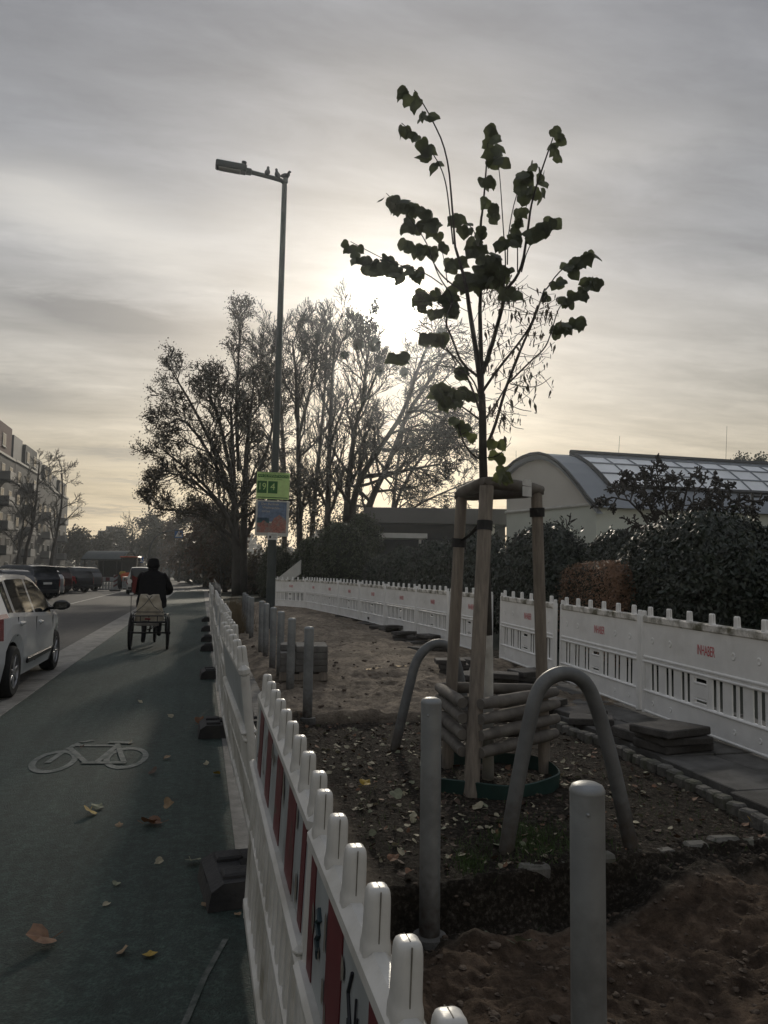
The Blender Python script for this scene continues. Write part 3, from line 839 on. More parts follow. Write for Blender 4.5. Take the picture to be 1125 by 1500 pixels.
# ------------------------------------------------------------------ bollards
def bollard(base, top, collar):
    t = thing('bollard', None, 'bollard')
    b = MB(); r = .0485; h = top-base
    b.lathe([(r, 0), (r, h-.012), (r*1.0, h-.008)], 24); b.build('post', M_['galv'], t, autosmooth=40)
    b = MB(); b.lathe([(r*1.03, h-.010), (r*1.02, h-.003), (r*.9, h+.008), (r*.6, h+.015), (r*.02, h+.018)], 24)
    b.ball((-r*.72, -r*.72, h-.06), .006, 6, 4)
    b.build('cap', M_['galv'], t, autosmooth=60)
    if collar:
        b = MB(); b.lathe([(.085, -.22), (.088, .0), (.08, .03), (r, .035)], 14); b.build('footing', M_['slab'], t)
    return t
bx = [(860, 1155), (632, 1027), (453, 920), (427, 907), (412, 897), (401, 891), (391, 885), (384, 881.5), (369.5, 876), (364.5, 874), (361, 871.5), (357.6, 869)]
for i, (px, py) in enumerate(bx):
    d = ray(px, py); tt = 1.08/d.x; P = EYE+d*tt
    gz_ = soil_z(1.08, P.y)
    base = gz_-.05; col = i in (1, 2, 5)
    if i in (1, 2): base = gz_-.02
    o = bollard(base, P.z, col); o.location = (1.08, P.y, base)
    o.rotation_euler = (R(rng.uniform(-.5, .5)), R(rng.uniform(-.5, .5)), R(rng.uniform(-20, 20)))
    lab = ['galvanised steel bollard nearest the viewer, with a bright domed cap', 'galvanised steel bollard in front of the tree plot with an exposed footing'][i] if i < 2 else (
        'galvanised bollard, %s in the row counted from the viewer' % ORD[i] if i < len(bx)-1 else 'farthest galvanised bollard of the row')
    tag(o, lab, 'bollard', 'steel bollards in a row')

# ------------------------------------------------------------------ steel hoops guarding the young tree
def plane_hit(px, py, A, B):
    n = Vector((B.y-A.y, A.x-B.x, 0)); d = ray(px, py); return EYE+d*((A-EYE).dot(n)/d.dot(n))
def smooth(pts, it=2):
    for _ in range(it):
        q = [pts[0]]
        for a, b_ in zip(pts[:-1], pts[1:]): q += [a*.75+b_*.25, a*.25+b_*.75]
        pts = q+[pts[-1]]
    return pts
for tr, rad, lab in (([(738, 1250), (752, 1180), (765, 1110), (777, 1050), (786, 1015), (800, 995), (822, 985), (845, 989), (862, 1005), (875, 1037), (890, 1090), (907, 1160), (927, 1240)], .042, 'grey steel hoop in front of the tree stakes, the nearer one'),
                     ([(576, 1098), (590, 1045), (601, 1000), (608, 972), (618, 955), (632, 944), (648, 942), (660, 950), (668, 968), (674, 990), (680, 1030), (690, 1085)], .042, 'grey steel hoop behind and left of the tree stakes, the farther one')):
    A = ground(*tr[0], -.06); B = ground(*tr[-1], -.06)
    pts = [plane_hit(x, y, A, B) for x, y in tr]
    pts[0].z -= .06; pts[-1].z -= .06
    b = MB(); b.tube(smooth(pts, 2), rad, 14)
    tag(b.build('tree_guard_hoop', M_['hoop'], origin=A, smooth=True), lab, 'steel hoop', 'steel hoops round the tree plot')

# ------------------------------------------------------------------ tree stakes
ZP = -.06
SF = ground(690, 1168, ZP); SR = ground(798, 1134, ZP); SL = ground(655, 1127, ZP)
TF = atY(713, 712, SF.y+.16); TR = atY(786, 722, SR.y-.10); TL = atY(676, 728, SL.y-.12)
CT = (SF+SR+SL)/3
st = thing('tree_stakes', 'three wooden tree stakes with cross bars and stacked log rails round the young tree', 'tree stakes', CT)
def wpost(p, q, r0, r1, name, m, n=14):
    b = MB(); k = 7; pts = [p+(q-p)*(i/(k-1)) for i in range(k)]
    b.tube(pts, [r0+(r1-r0)*i/(k-1)+rng.uniform(-.0015, .0015) for i in range(k)], n)
    o = b.build(name, m, st, origin=CT, autosmooth=45); return o
for p, q, r in ((SF, TF, .052), (SR, TR, .046), (SL, TL, .046)):
    pp = p-(q-p).normalized()*.1; wpost(pp, q, r*1.03, r*.97, 'stake', M_['wood'])
for p, q in ((TL, TF), (TF, TR), (TR, TL)):
    d = (q-p).normalized(); a = p-d*.055+Vector((0, 0, .0)); e = q+d*.05
    b = MB(); k = 6
    b.tube([a+(e-a)*(i/(k-1))+Vector((0, 0, .03 if p is not TR else .012)) for i in range(k)], [.036, .062, .063, .061, .06, .04], 12, flat=.78)
    b.build('cross_bar', M_['log'], st, origin=CT, autosmooth=50)
for (p, q, outx) in ((SF, SR, 1), (SF, SL, -1), (SR, SL, 0)):
    for k, z in enumerate((.24, .355, .465, .57)):
        d = (q-p); d.z = 0; d.normalize(); nrm = Vector((d.y, -d.x, 0))
        if (p+q-2*CT).dot(nrm) < 0: nrm = -nrm
        off = nrm*.055
        a = Vector((p.x, p.y, z))-d*(-.03 if outx else -.02)+off; e = Vector((q.x, q.y, z+rng.uniform(-.012, .012)))+d*(.06+rng.uniform(0, .03))+off
        b = MB(); m_ = 7
        b.tube([a+(e-a)*(i/(m_-1)) for i in range(m_)], [.036]+[.043+rng.uniform(-.002, .002) for _ in range(m_-2)]+[.036], 12)
        lg = b.build('log_rail', M_['log'], st, origin=CT, autosmooth=50)
b = MB()
for p, q, f in ((SF, TF, .865), (SR, TR, .93), (SL, TL, .83)):
    c0 = p+(q-p)*f; d = (q-p).normalized()
    b.tube([c0-d*.035, c0+d*.035], .058, 14); b.build('stake_band', M_['strap'], st, origin=CT); b = MB()
c0 = SL+(TL-SL)*.83; c1 = SF+(TF-SF)*.8
tr_top = deep(709, 760, (CT-EYE).dot(FWD))
for q in (c0, c1):
    b = MB(); b.tube([q, q*.5+tr_top*.5+Vector((0, 0, -.02)), tr_top], .018, 6, flat=.4); b.build('tie_strap', M_['strap'], st, origin=CT)
P = TF+(TR-TF)*.68
b = MB(); d = (TR-TF).normalized(); nn = Vector((d.y, -d.x, 0)).normalized()
if nn.y > 0: nn = -nn
ang = math.atan2(d.y, d.x)
b.box(P+nn*.058+Vector((0, 0, .01)), (.10, .004, .115), M=Matrix.Rotation(ang, 3, 'Z'))
b.box(P+nn*.058+Vector((0, 0, .075)), (.085, .004, .02), M=Matrix.Rotation(ang+.1, 3, 'Z'))
b.build('paper_tag', M_['label'], st, origin=CT)
# green watering ring
b = MB(); n = 40; vs = []
for i in range(n):
    a = 2*math.pi*i/n
    for r, z in ((.50, -.1), (.515, .10), (.505, .105), (.495, -.1)):
        vs.append((CT.x+r*math.cos(a), CT.y+r*math.sin(a)-.02, ZP+z+.008*math.sin(a*5)))
fs = []
for i in range(n):
    j = (i+1) % n
    for k in range(4): fs.append((i*4+k, j*4+k, j*4+(k+1) % 4, i*4+(k+1) % 4))
b.add(vs, fs)
tag(b.build('watering_ring', M_['ring'], origin=CT, autosmooth=60), 'dark green plastic watering ring round the foot of the young tree', 'watering ring')

# ------------------------------------------------------------------ young lime tree
DT = (CT-EYE).dot(FWD)
TREE0 = Vector((CT.x, CT.y, ZP))
yt = thing('young_tree', 'staked young lime tree with dark leaves at its shoot tips and hanging fruit bracts', 'tree', TREE0)
def z5(x, y): return (560+x*.30222, 420+y*.30222)
def z4(x, y): return (480+x*.37333, 100+y*.37333)
wood = MB()
def shoot(pts, r0, r1, dz0=0, dz1=0, n=7):
    k = len(pts); P = [deep(x, y, DT+dz0+(dz1-dz0)*i/(k-1)) for i, (x, y) in enumerate(pts)]
    P = smooth(P, 2); m_ = len(P)
    wood.tube(P, [r0+(r1-r0)*i/(m_-1) for i in range(m_)], n); return P
tb = deep(715, 1138, DT); top = deep(709, 690, DT)
k = 8
b = MB(); b.tube([Vector((TREE0.x, TREE0.y, ZP-.05)), deep(715, 1060, DT), deep(715, 960, DT), deep(714, 930, DT)], [.045, .04, .038, .037], 12)
b.build('trunk', M_['limewash'], yt, origin=TREE0, smooth=True)
shoot([(714, 930), (712, 840), (710, 760), (708, 690), z5(487, 800), z5(487, 650), z5(482, 520)], .037, .026, n=10)
shoot([z5(482, 540), z5(470, 420), z5(445, 250), z5(420, 100), (684, 425), z4(530, 800), z4(500, 700)], .024, .009, 0, -.1)
P_ = shoot([z5(482, 520), z5(480, 400), z5(476, 250), z5(472, 100), z4(600, 900), z4(600, 700), z4(600, 600), z4(608, 560), z4(622, 400), z4(628, 280)], .021, .004, 0, .15)
shoot([z5(484, 420), z5(520, 320), z5(560, 180), z5(592, 60), z4(690, 880), z4(760, 800), z4(785, 640), z4(800, 520), z4(850, 370), z4(885, 270)], .019, .0035, 0, -.3)
shoot([z4(500, 700), z4(490, 560), z4(470, 330), z4(400, 180), z4(340, 85)], .009, .003, -.1, -.3)
shoot([z4(492, 690), z4(478, 560), z4(465, 450), z4(438, 372), z4(380, 290), z4(290, 215)], .006, .003, -.1, .1)
shoot([z5(488, 800), z5(540, 700), z5(600, 480), z5(680, 280), z5(740, 150), z5(790, 0), z4(850, 880), z4(915, 785), z4(1030, 720)], .014, .003, 0, .5)
shoot([z5(485, 510), z5(560, 400), z5(650, 290), z5(720, 190), z5(752, 90)], .012, .004, 0, -.4)
shoot([z5(470, 440), z5(380, 370), z5(340, 250), z5(300, 170), z4(500, 900), z4(440, 830), z4(400, 720)], .011, .003, 0, -.4)
shoot([z5(480, 650), z5(400, 590), z5(320, 540), z5(240, 520)], .009, .003, 0, .4)
shoot([z5(478, 840), z5(420, 800), z5(385, 740), z5(370, 660)], .007, .003, 0, -.3)
shoot([z5(600, 480), z5(720, 360), z5(790, 300), z5(820, 220), z5(850, 110), z5(885, 70)], .008, .003, .2, .7)
shoot([z5(620, 470), z5(700, 488), z5(760, 482), z5(818, 438)], .005, .002, .2, .2)
shoot([z5(600, 560), z5(660, 595), z5(722, 604)], .004, .002, .1, -.2)
shoot([z5(560, 600), z5(600, 630), z5(630, 680), z5(685, 690)], .004, .002, .1, .3)
shoot([z5(470, 600), z5(440, 500), z5(370, 350), z5(240, 260), z5(160, 215), z5(100, 180)], .01, .003, 0, .6)
shoot([z5(490, 830), z5(555, 825), z5(590, 790), z5(622, 757)], .005, .002, 0, -.1)
shoot([z5(500, 640), z5(570, 540), z5(640, 400), z5(690, 260)], .008, .003, 0, .3)
shoot([z5(480, 560), z5(440, 440), z5(360, 390), z5(250, 380)], .007, .003, 0, -.5)
shoot([z5(360, 380), z5(300, 270), z5(230, 240)], .005, .002, -.2, -.2)
shoot([z4(690, 880), z4(700, 760), z4(690, 650), z4(678, 450), z4(670, 380)], .006, .0025, -.2, 0)
shoot([z4(705, 770), z4(708, 640), z4(745, 470), z4(790, 420)], .005, .0025, -.2, -.1)
shoot([z4(745, 800), z4(745, 650), z4(770, 560), z4(800, 500)], .005, .002, -.2, .2)
shoot([z4(760, 800), z4(790, 690), z4(880, 590)], .005, .002, -.2, -.3)
shoot([z4(540, 880), z4(460, 830), z4(410, 760), z4(390, 680), z4(300, 560), z4(230, 490)], .007, .0025, -.1, .3)
shoot([z4(470, 840), z4(455, 740), z4(435, 660)], .004, .002, -.1, .1)
shoot([z4(450, 850), z4(380, 800), z4(240, 760), z4(90, 680)], .005, .0025, 0, .4)
shoot([z4(600, 900), z4(590, 660), z4(545, 600), z4(490, 565)], .005, .002, .1, .2)
shoot([(725, 700), z5(545, 930), z5(560, 890), z5(610, 870)], .004, .002, -.1, -.2)
# extra fine twigs off the crown
rg = random.Random(5)
def rnd_twig(x, y, dx, dy, ln, r=.003):
    P = [(x, y)]; a = math.atan2(dy, dx)
    for i in range(4):
        a += rg.uniform(-.35, .35)
        x += math.cos(a)*ln/4; y += math.sin(a)*ln/4; P.append((x, y))
    d0 = rg.uniform(-.4, .4); return shoot(P, r, .0014, d0, d0+rg.uniform(-.25, .25), 4)
bract_pts = []
for i in range(120):
    x = rg.uniform(690, 800); y = rg.uniform(420, 650)
    if x-705 > (660-y)*.75 or x > 792: continue
    P = rnd_twig(x, y, rg.uniform(.2, 1), rg.uniform(-1, .5), rg.uniform(20, 55), .0026); bract_pts += P[3:]
for i in range(46):
    x = rg.uniform(610, 700); y = rg.uniform(430, 640)
    if 705-x > (690-y)*.6: continue
    rnd_twig(x, y, -rg.uniform(.2, 1), rg.uniform(-1, .3), rg.uniform(20, 60), .0026)
wood.build('branches', M_['bark'], yt, origin=TREE0, smooth=True)
HEART = [(0, .05), (.22, -.02), (.44, .12), (.5, .36), (.4, .62), (.2, .84), (0, 1.06), (-.2, .84), (-.4, .62), (-.5, .36), (-.44, .12), (-.22, -.02)]
def leaf(b, p, size, n, upv, curl=.25, rr=rg, mi=0, fold=.3):
    n = n.normalized(); t = (upv-n*upv.dot(n)); t = t.normalized() if t.length > 1e-4 else n.orthogonal().normalized()
    s_ = n.cross(t); vs = [p + t*(.42*size) + n*(-curl*size*.25)]
    cx = rr.uniform(-fold, fold)
    for x, y in HEART:
        j = rr.uniform(.9, 1.1)
        vs.append(p + s_*(x*size*j) + t*(y*size*j) + n*(size*(-curl*(x*x*1.6+(y-.4)**2)+cx*x)))
    m_ = len(HEART); b.add(vs, [(0, 1+i, 1+(i+1) % m_) for i in range(m_)], mi)
lf = MB(); pl_ = MB()
VIEW = -FWD
def cluster(pl, nleaf, wdt, d0=0, size=(.072, .108), dst=lf):
    ls = [math.hypot(b_[0]-a[0], b_[1]-a[1]) for a, b_ in zip(pl[:-1], pl[1:])]; T = sum(ls)
    nleaf = max(2, round(nleaf*.97))
    for i in range(nleaf):
        s_ = (i+.5)/nleaf*T
        for a, b_, l in zip(pl[:-1], pl[1:], ls):
            if s_ <= l: break
            s_ -= l
        f = min(1, s_/l); x = a[0]+(b_[0]-a[0])*f+rg.gauss(0, wdt*.42); y = a[1]+(b_[1]-a[1])*f+rg.gauss(0, wdt*.42)
        n = Vector((VIEW.x, VIEW.y, VIEW.z))+Vector((rg.gauss(0, .45), rg.gauss(0, .45), rg.gauss(.1, .35)))
        up = -UPV*rg.uniform(.3, 1)+RGT*rg.gauss(0, .6)+FWD*rg.gauss(0, .3)
        leaf(dst, deep(x, y, DT+d0+rg.gauss(0, .09)), rg.uniform(*size), n, up, rg.uniform(.1, .5))
def Z(*p): return [z4(x, y) for x, y in p]
def Y5(*p): return [z5(x, y) for x, y in p]
for a in ((Z((305, 65), (320, 100), (350, 130)), 6, 5, -.3), (Z((360, 170), (395, 190)), 4, 5, -.3),
          (Z((290, 215), (340, 260), (395, 305)), 10, 6, .1), (Z((400, 345), (430, 370)), 4, 6, .1),
          (Z((625, 225), (665, 240)), 3, 4, .15), (Z((640, 270), (665, 310), (640, 370), (685, 360)), 13, 6, .15), (Z((600, 420), (640, 425)), 4, 6, .1), (Z((640, 500), (650, 525), (635, 590)), 5, 6, .1),
          (Z((880, 240), (905, 260), (890, 345)), 6, 5, -.3), (Z((810, 370), (775, 410), (755, 450), (780, 500)), 12, 6, -.2), (Z((850, 400), (840, 490)), 7, 5, -.2),
          (Z((895, 580), (850, 615), (795, 665)), 15, 6, -.3), (Z((765, 540), (745, 590), (730, 650)), 8, 5, -.2),
          (Z((230, 495), (290, 535), (350, 545), (400, 600), (425, 640)), 38, 10, .25), (Z((305, 580), (340, 620)), 8, 7, .25),
          (Z((310, 680), (360, 705), (410, 710)), 13, 8, .2), (Z((455, 680)), 1, 4, .1) if False else (Z((450, 680), (462, 690)), 2, 3, .1),
          (Z((80, 690), (130, 730), (170, 770)), 15, 9, .4), (Z((195, 790), (250, 770), (310, 790)), 26, 11, .35), (Z((230, 730), (220, 770)), 6, 7, .35), (Z((340, 790), (345, 810)), 4, 5, .3),
          (Z((350, 870), (400, 880), (350, 930)), 13, 9, .3), (Z((440, 880), (500, 900), (430, 960)), 24, 10, .1), (Z((480, 750), (510, 770)), 7, 7, -.1),
          (Z((570, 690), (600, 720), (640, 760), (700, 780)), 30, 12, .0), (Z((520, 820), (580, 830), (660, 820)), 28, 11, .05), (Z((590, 610), (605, 640), (560, 720)), 8, 6, .1), (Z((600, 790), (640, 720)), 14, 10, 0),
          (Z((680, 680), (740, 660)), 8, 6, -.2), (Z((700, 850), (720, 880)), 6, 6, -.2), (Z((490, 570), (525, 610), (560, 630)), 9, 6, .2),
          (Z((1040, 720), (985, 755), (930, 785)), 19, 7, .5), (Z((895, 835), (897, 837)), 3, 3, .5), (Z((865, 885), (866, 887)), 2, 2, .5),
          (Z((1065, 815), (1020, 850), (985, 885)), 19, 7, .6), (Z((945, 890), (945, 920)), 5, 5, .6), (Z((1000, 975), (945, 1005), (895, 1030)), 19, 6, .7),
          (Y5((50, 320), (100, 325), (130, 345)), 9, 6, .5), (Y5((240, 480), (300, 510), (370, 500), (430, 520)), 26, 10, .35), (Y5((270, 540), (360, 550)), 12, 8, .35),
          (Y5((360, 640), (390, 670)), 5, 5, -.2), (Y5((220, 235), (290, 225)), 10, 7, -.3), (Y5((360, 390), (370, 400)), 3, 4, 0)):
    cluster(*a)
for a in ((Y5((420, 700), (450, 710)), 3, 4, -.2), (Y5((545, 745), (570, 750)), 3, 4, -.1), (Y5((550, 800), (570, 815)), 3, 4, -.1), (Y5((575, 880), (610, 875), (565, 930)), 9, 6, -.2)):
    cluster(*a, dst=pl_, size=(.07, .095))
lf.build('leaves', M_['limeleaf'], yt, origin=TREE0); pl_.build('pale_leaves', M_['paleleaf'], yt, origin=TREE0)
br = MB()
for i in range(330):
    p = rg.choice(bract_pts)+Vector((rg.uniform(-.03, .03), rg.uniform(-.06, .06), rg.uniform(-.05, .03)))
    ln = rg.uniform(.045, .085); a = rg.uniform(0, 6.28); d = Vector((math.cos(a)*.35, math.sin(a)*.35, -1)).normalized(); sd_ = d.cross(Vector((math.sin(a), rg.uniform(-1, 1), .2))).normalized()*ln*.13
    br.add([p, p+d*ln*.3+sd_, p+d*ln, p+d*ln*.3-sd_], [(0, 1, 2, 3)])
    if i % 2 == 0:
        q = p+d*ln*.5+Vector((rg.uniform(-.02, .02), rg.uniform(-.02, .02), -.03))
        br.tube([p+d*ln*.4, q], .0008, 3); br.ball(q, .0052, 5, 4)
br.build('fruit_bracts', M_['bract'], yt, origin=TREE0)['kind'] = 'stuff'

# ------------------------------------------------------------------ building materials lying about
PB = ground(445, 1000, .05); PB = Vector((PB.x+.02, PB.y+.25, soil_z(PB.x, PB.y)-.01))
t = thing('paver_stack', 'square stack of grey paving blocks on a pallet behind the bollards', 'paving stack', PB, R(-6))
b = MB()
for y in (-.26, 0, .26): b.box((0, y, .05), (.62, .09, .08))
for x in (-.25, 0, .25): b.box((x, 0, .1), (.11, .62, .02))
b.build('pallet', M_['wood'], t)
b = MB(); r_ = random.Random(3)
for l in range(4):
    for i in range(3):
        for j in range(6):
            if l == 3 and i == 0 and j < 2: continue
            b.box((-.205+i*.205+r_.uniform(-.003, .003), -.26+j*.104, .155+l*.083), (.199, .099, .08), ch=.005)
b.build('blocks', M_['block'], t)
def slabthing(label, loc, size, rot, grp, m='paver'):
    b = MB(); b.box((0, 0, size[2]/2), size, ch=.01)
    o = b.build('loose_paver', M_[m]); o.location = loc; o.rotation_euler = rot; return tag(o, label, 'slab', grp)
g = ground(972, 1092, .07)
slabthing('lowest dark slab of the small stack beside the cobble edging', (g.x+.12, g.y+.05, .035), (.52, .4, .07), (0, 0, .2), 'slab stack on the pavement')
slabthing('middle dark slab of the small stack beside the cobble edging', (g.x+.10, g.y+.02, .107), (.48, .42, .06), (.02, 0, .05), 'slab stack on the pavement')
slabthing('top slab with a rounded edge lying on the small stack beside the cobble edging', (g.x+.06, g.y, .17), (.54, .40, .065), (-.01, .02, .32), 'slab stack on the pavement')
slabthing('dark slab pushed against the barrier foot behind the small slab stack', (g.x+.02, g.y+.45, .035), (.36, .3, .09), (.1, .04, .5), 'slab stack on the pavement')
r_ = random.Random(8)
sl0 = None
def place_slab(x, y, z, rot, lab, grp):
    global sl0
    if sl0 is None:
        b = MB(); b.box((0, 0, .032), (.42, .36, .064), ch=.008); sl0 = o = b.build('loose_paver', M_['paver'])
    else: o = sl0.copy(); COL.objects.link(o)
    o.location = (x, y, z); o.rotation_euler = rot; tag(o, lab, 'slab', grp)
for px, py, n in ((735, 1008, 3), (772, 1003, 3), (700, 1000, 2), (758, 1022, 1), (840, 1040, 1), (800, 1035, 2), (868, 1052, 1), (690, 975, 2), (660, 985, 3)):
    g = ground(px, py, .08)
    for k in range(n):
        place_slab(g.x+r_.uniform(-.07, .07), g.y+r_.uniform(-.07, .07), .03+k*.068+.04*(g.y > 8), (r_.uniform(-.04, .04), r_.uniform(-.05, .05), r_.uniform(-.5, .5)), 'dark loose paving slab heaped beside the tree stakes', 'loose slabs beside the tree stakes')
for px, py, n in ((645, 948, 2), (618, 940, 3), (590, 936, 3), (575, 925, 3), (560, 922, 2), (545, 915, 4), (525, 910, 3), (510, 905, 4), (490, 897, 3), (478, 893, 3), (465, 890, 4), (450, 884, 4), (440, 888, 3), (425, 887, 3), (497, 905, 2), (530, 918, 2), (605, 948, 1)):
    g = ground(px, py, .12)
    for k in range(n):
        place_slab(g.x+r_.uniform(-.12, .12), g.y+r_.uniform(-.2, .2), .08+k*.067, (r_.uniform(-.06, .06), r_.uniform(-.06, .06), r_.uniform(-.6, .6)), 'dark loose paving slab in the long heap at the foot of the far barrier', 'loose slabs along the far barrier')
# dark slabs and a bent board at the end of the dug strip
g = ground(455, 880, .2)
b = MB(); b.prism([(-1.3, 0), (1.2, 0), (1.6, .35), (1.45, .42), (.9, .2), (-1.3, .16)], 1.2); o = b.build('bent_plank', M_['paver'], ); o.location = (g.x-.2, g.y+1.5, .15); tag(o, 'dark bent board lying on the slab heap at the far barrier', 'board')

# ------------------------------------------------------------------ fallen leaves
rl = random.Random(21)
def fallen(px, py, size, mi, lab, z=None, lift=.02, grp='fallen leaves on the bike lane'):
    g = ground(px, py, .01 if z is None else z)
    if z is not None: g = Vector((g.x, g.y, soil_z(g.x, g.y)+.012)) if g.x > .75 else g
    b = MB(); n = Vector((rl.gauss(0, .25), rl.gauss(0, .25)-.15, 1)); a = rl.uniform(0, 6.28)
    leaf(b, Vector((0, 0, lift)), size, n, Vector((math.cos(a), math.sin(a), .1)), rl.uniform(-.9, -.3), rl, fold=.6)
    if size > .07: b.tube([Vector((0, 0, lift)), Vector((-math.cos(a)*size*.5, -math.sin(a)*size*.5, lift+.01))], .0018, 4)
    zmin = min(v[2] for v in b.v); b.v = [(v[0], v[1], v[2]-zmin+.001) for v in b.v]
    o = b.build('fallen_leaf', M_['fallen'][mi]); o.location = g; tag(o, lab, 'leaf', grp)
for a in ((73, 1378, .12, 0, 'large curled brown leaf lying low on the left of the bike lane'), (132, 1190, .09, 2, 'olive yellow leaf on the lane below the bicycle symbol'), (140, 1186, .07, 3, 'grey green leaf overlapping the olive one below the bicycle symbol'),
          (210, 1207, .09, 0, 'brown leaf, left one of a touching pair in mid lane'), (236, 1206, .09, 0, 'brown leaf, right one of a touching pair in mid lane'), (240, 1183, .06, 1, 'tan leaf just above the touching brown pair'),
          (174, 1212, .045, 1, 'small tan leaf left of the touching brown pair'), (280, 1262, .08, 3, 'grey green leaf beside the near rubber foot'), (239, 1263, .045, 4, 'small pale leaf left of the grey green one by the rubber foot'),
          (178, 1400, .05, 1, 'small tan leaf right of the big brown leaf'), (219, 1404, .055, 2, 'dull yellow leaf low in the middle of the lane'), (172, 1293, .04, 3, 'small grey green leaf in mid lane'), (160, 1323, .035, 4, 'tiny pale leaf low in mid lane'),
          (240, 1112, .06, 1, 'tan leaf just right of the bicycle symbol'), (190, 1089, .04, 4, 'pale leaf lying on the saddle of the bicycle symbol'), (204, 1030, .06, 4, 'pale leaf above the bicycle symbol'), (253, 1051, .06, 4, 'pale leaf right of and above the bicycle symbol'),
          (303, 1121, .045, 4, 'small pale leaf close to the lane barrier'), (222, 1132, .065, 5, 'dark leaf below the right wheel of the bicycle symbol'), (122, 1096, .05, 5, 'dark leaf lying on the frame of the bicycle symbol'), (290, 1062, .09, 0, 'reddish brown leaf against the second rubber foot'),
          (322, 1135, .05, 2, 'yellow leaf on the gutter by the lane barrier'), (303, 1328, .035, 1, 'tiny tan leaf left of the near rubber foot'), (352, 1341, .03, 1, 'tiny tan leaf right of the near rubber foot')):
    fallen(*a)
for a in ((530, 1156, .085, 2, 'bright yellow leaf on the dark mulch left of the tree stakes'), (576, 1168, .09, 3, 'olive leaf standing in the mulch left of the steel bollard'), (715, 1296, .11, 3, 'large pale green leaf on the bank below the nearer hoop'), (755, 1336, .08, 3, 'green leaf in the dug clay below the nearer hoop'),
          (707, 1187, .075, 4, 'pale leaf on the mulch in front of the watering ring'), (718, 1212, .05, 4, 'small pale leaf below the watering ring'), (826, 1155, .07, 4, 'pale leaf beside the bollard cap'), (1100, 1205, .07, 2, 'yellow leaf beside the cobble edging at the right edge'), (570, 1262, .06, 0, 'orange brown leaf at the edge of the dug bank'),
          (1085, 1198, .06, 4, 'pale leaf beside the yellow one at the cobble edging')):
    fallen(*a[:5], z=-.05, grp='fallen leaves on the tree plot')
b = MB(); lit = [MB() for _ in range(4)]
for i in range(1500):
    X = rl.uniform(.95, 3.5); Y = rl.uniform(3.6, 7.8)
    if Y < edgeY(X)+.05 or X > path_x(Y): continue
    if rl.random() > 1.25-.35*abs(X-1.4): continue
    z = soil_z(X, Y); q = rl.choice((0, 1, 1, 2, 3, 3, 3)); a = rl.uniform(0, 6.28)
    leaf(lit[q], Vector((X, Y, z+.006)), rl.uniform(.012, .05), Vector((rl.gauss(0, .5), rl.gauss(0, .5), 1)), Vector((math.cos(a), math.sin(a), 0)), rl.uniform(-.6, .4), rl)
for q, i in enumerate((0, 4, 3, 5)):
    o = lit[q].build('leaf_litter', M_['fallen'][i]); tag(o, 'small withered leaves scattered over the dark mulch', 'leaf litter', kind='stuff')
# clods on the dug clay and mulch crumbs
b = MB()
def clod(x, y, r):
    k0 = len(b.v); b.ball((0, 0, 0), (r*rl.uniform(.8, 1.5), r*rl.uniform(.8, 1.5), r*rl.uniform(.45, .8)), 8, 5, M=Matrix.Rotation(rl.uniform(0, 3), 3, 'Z'))
    z = fine_z(x, y) if FX0 < x < FX1 and FY0 < y < FY1 else soil_z(x, y)
    for q in range(k0, len(b.v)):
        v = b.v[q]; k = rl.uniform(.72, 1.2); b.v[q] = (x+v[0]*k, y+v[1]*k, z+r*.12+v[2]*k)
for i in range(3600):
    X = rl.uniform(.9, 3.6); Y = rl.uniform(1.6, 7.8)
    clod(X, Y, rl.uniform(.003, .012) if Y > edgeY(X) else min(.026, abs(rl.gauss(.002, .0065))+.0025))
for i in range(260):
    clod(rl.uniform(.95, 3.4), rl.uniform(8, 15), min(.035, abs(rl.gauss(.006, .011))+.004))
M_['clod'] = mat('clods', (.085, .063, .046), .95, var=.5, scale=20)
tag(b.build('soil_clods', M_['clod']), 'crumbs and clods of soil lying on the dug ground', 'soil clods', kind='stuff')
b = MB()
for i in range(2600):
    if i < 1500:
        g = ground(rl.gauss(775, 38), rl.gauss(1232, 14), -.05)
    elif i < 1900: g = ground(rl.gauss(690, 14), rl.gauss(1262, 10), -.05)
    else: g = ground(rl.uniform(520, 1100), rl.uniform(1130, 1260), -.05)
    if g.y < edgeY(g.x)-.08 or g.x < .9 or g.x > 3.6: continue
    z = soil_z(g.x, g.y); h_ = rl.uniform(.015, .05); a = rl.uniform(0, 6.28); w_ = .0022
    dx = math.cos(a)*w_; dy = math.sin(a)*w_; lx = rl.gauss(0, .02); ly = rl.gauss(0, .02)
    b.add([(g.x-dx, g.y-dy, z-.005), (g.x+dx, g.y+dy, z-.005), (g.x+lx, g.y+ly, z+h_)], [(0, 1, 2)])
tag(b.build('grass', M_['grass']), 'thin green grass tufts at the edge of the tree plot', 'grass', kind='stuff')
b = MB()
for i in range(900):
    Y = rl.uniform(18, 28); X = rl.gauss(.95, .16)+.02*(Y-18)
    h_ = rl.uniform(.2, .75); a = rl.uniform(0, 6.28); w_ = .008
    b.add([(X-w_, Y, .0), (X+w_, Y, .0), (X+rl.gauss(0, .12), Y+rl.gauss(0, .1), h_)], [(0, 1, 2)])
tag(b.build('dry_weeds', M_['weed']), 'tall dry weeds growing between the lane barrier and the far bollards', 'weeds', kind='stuff')
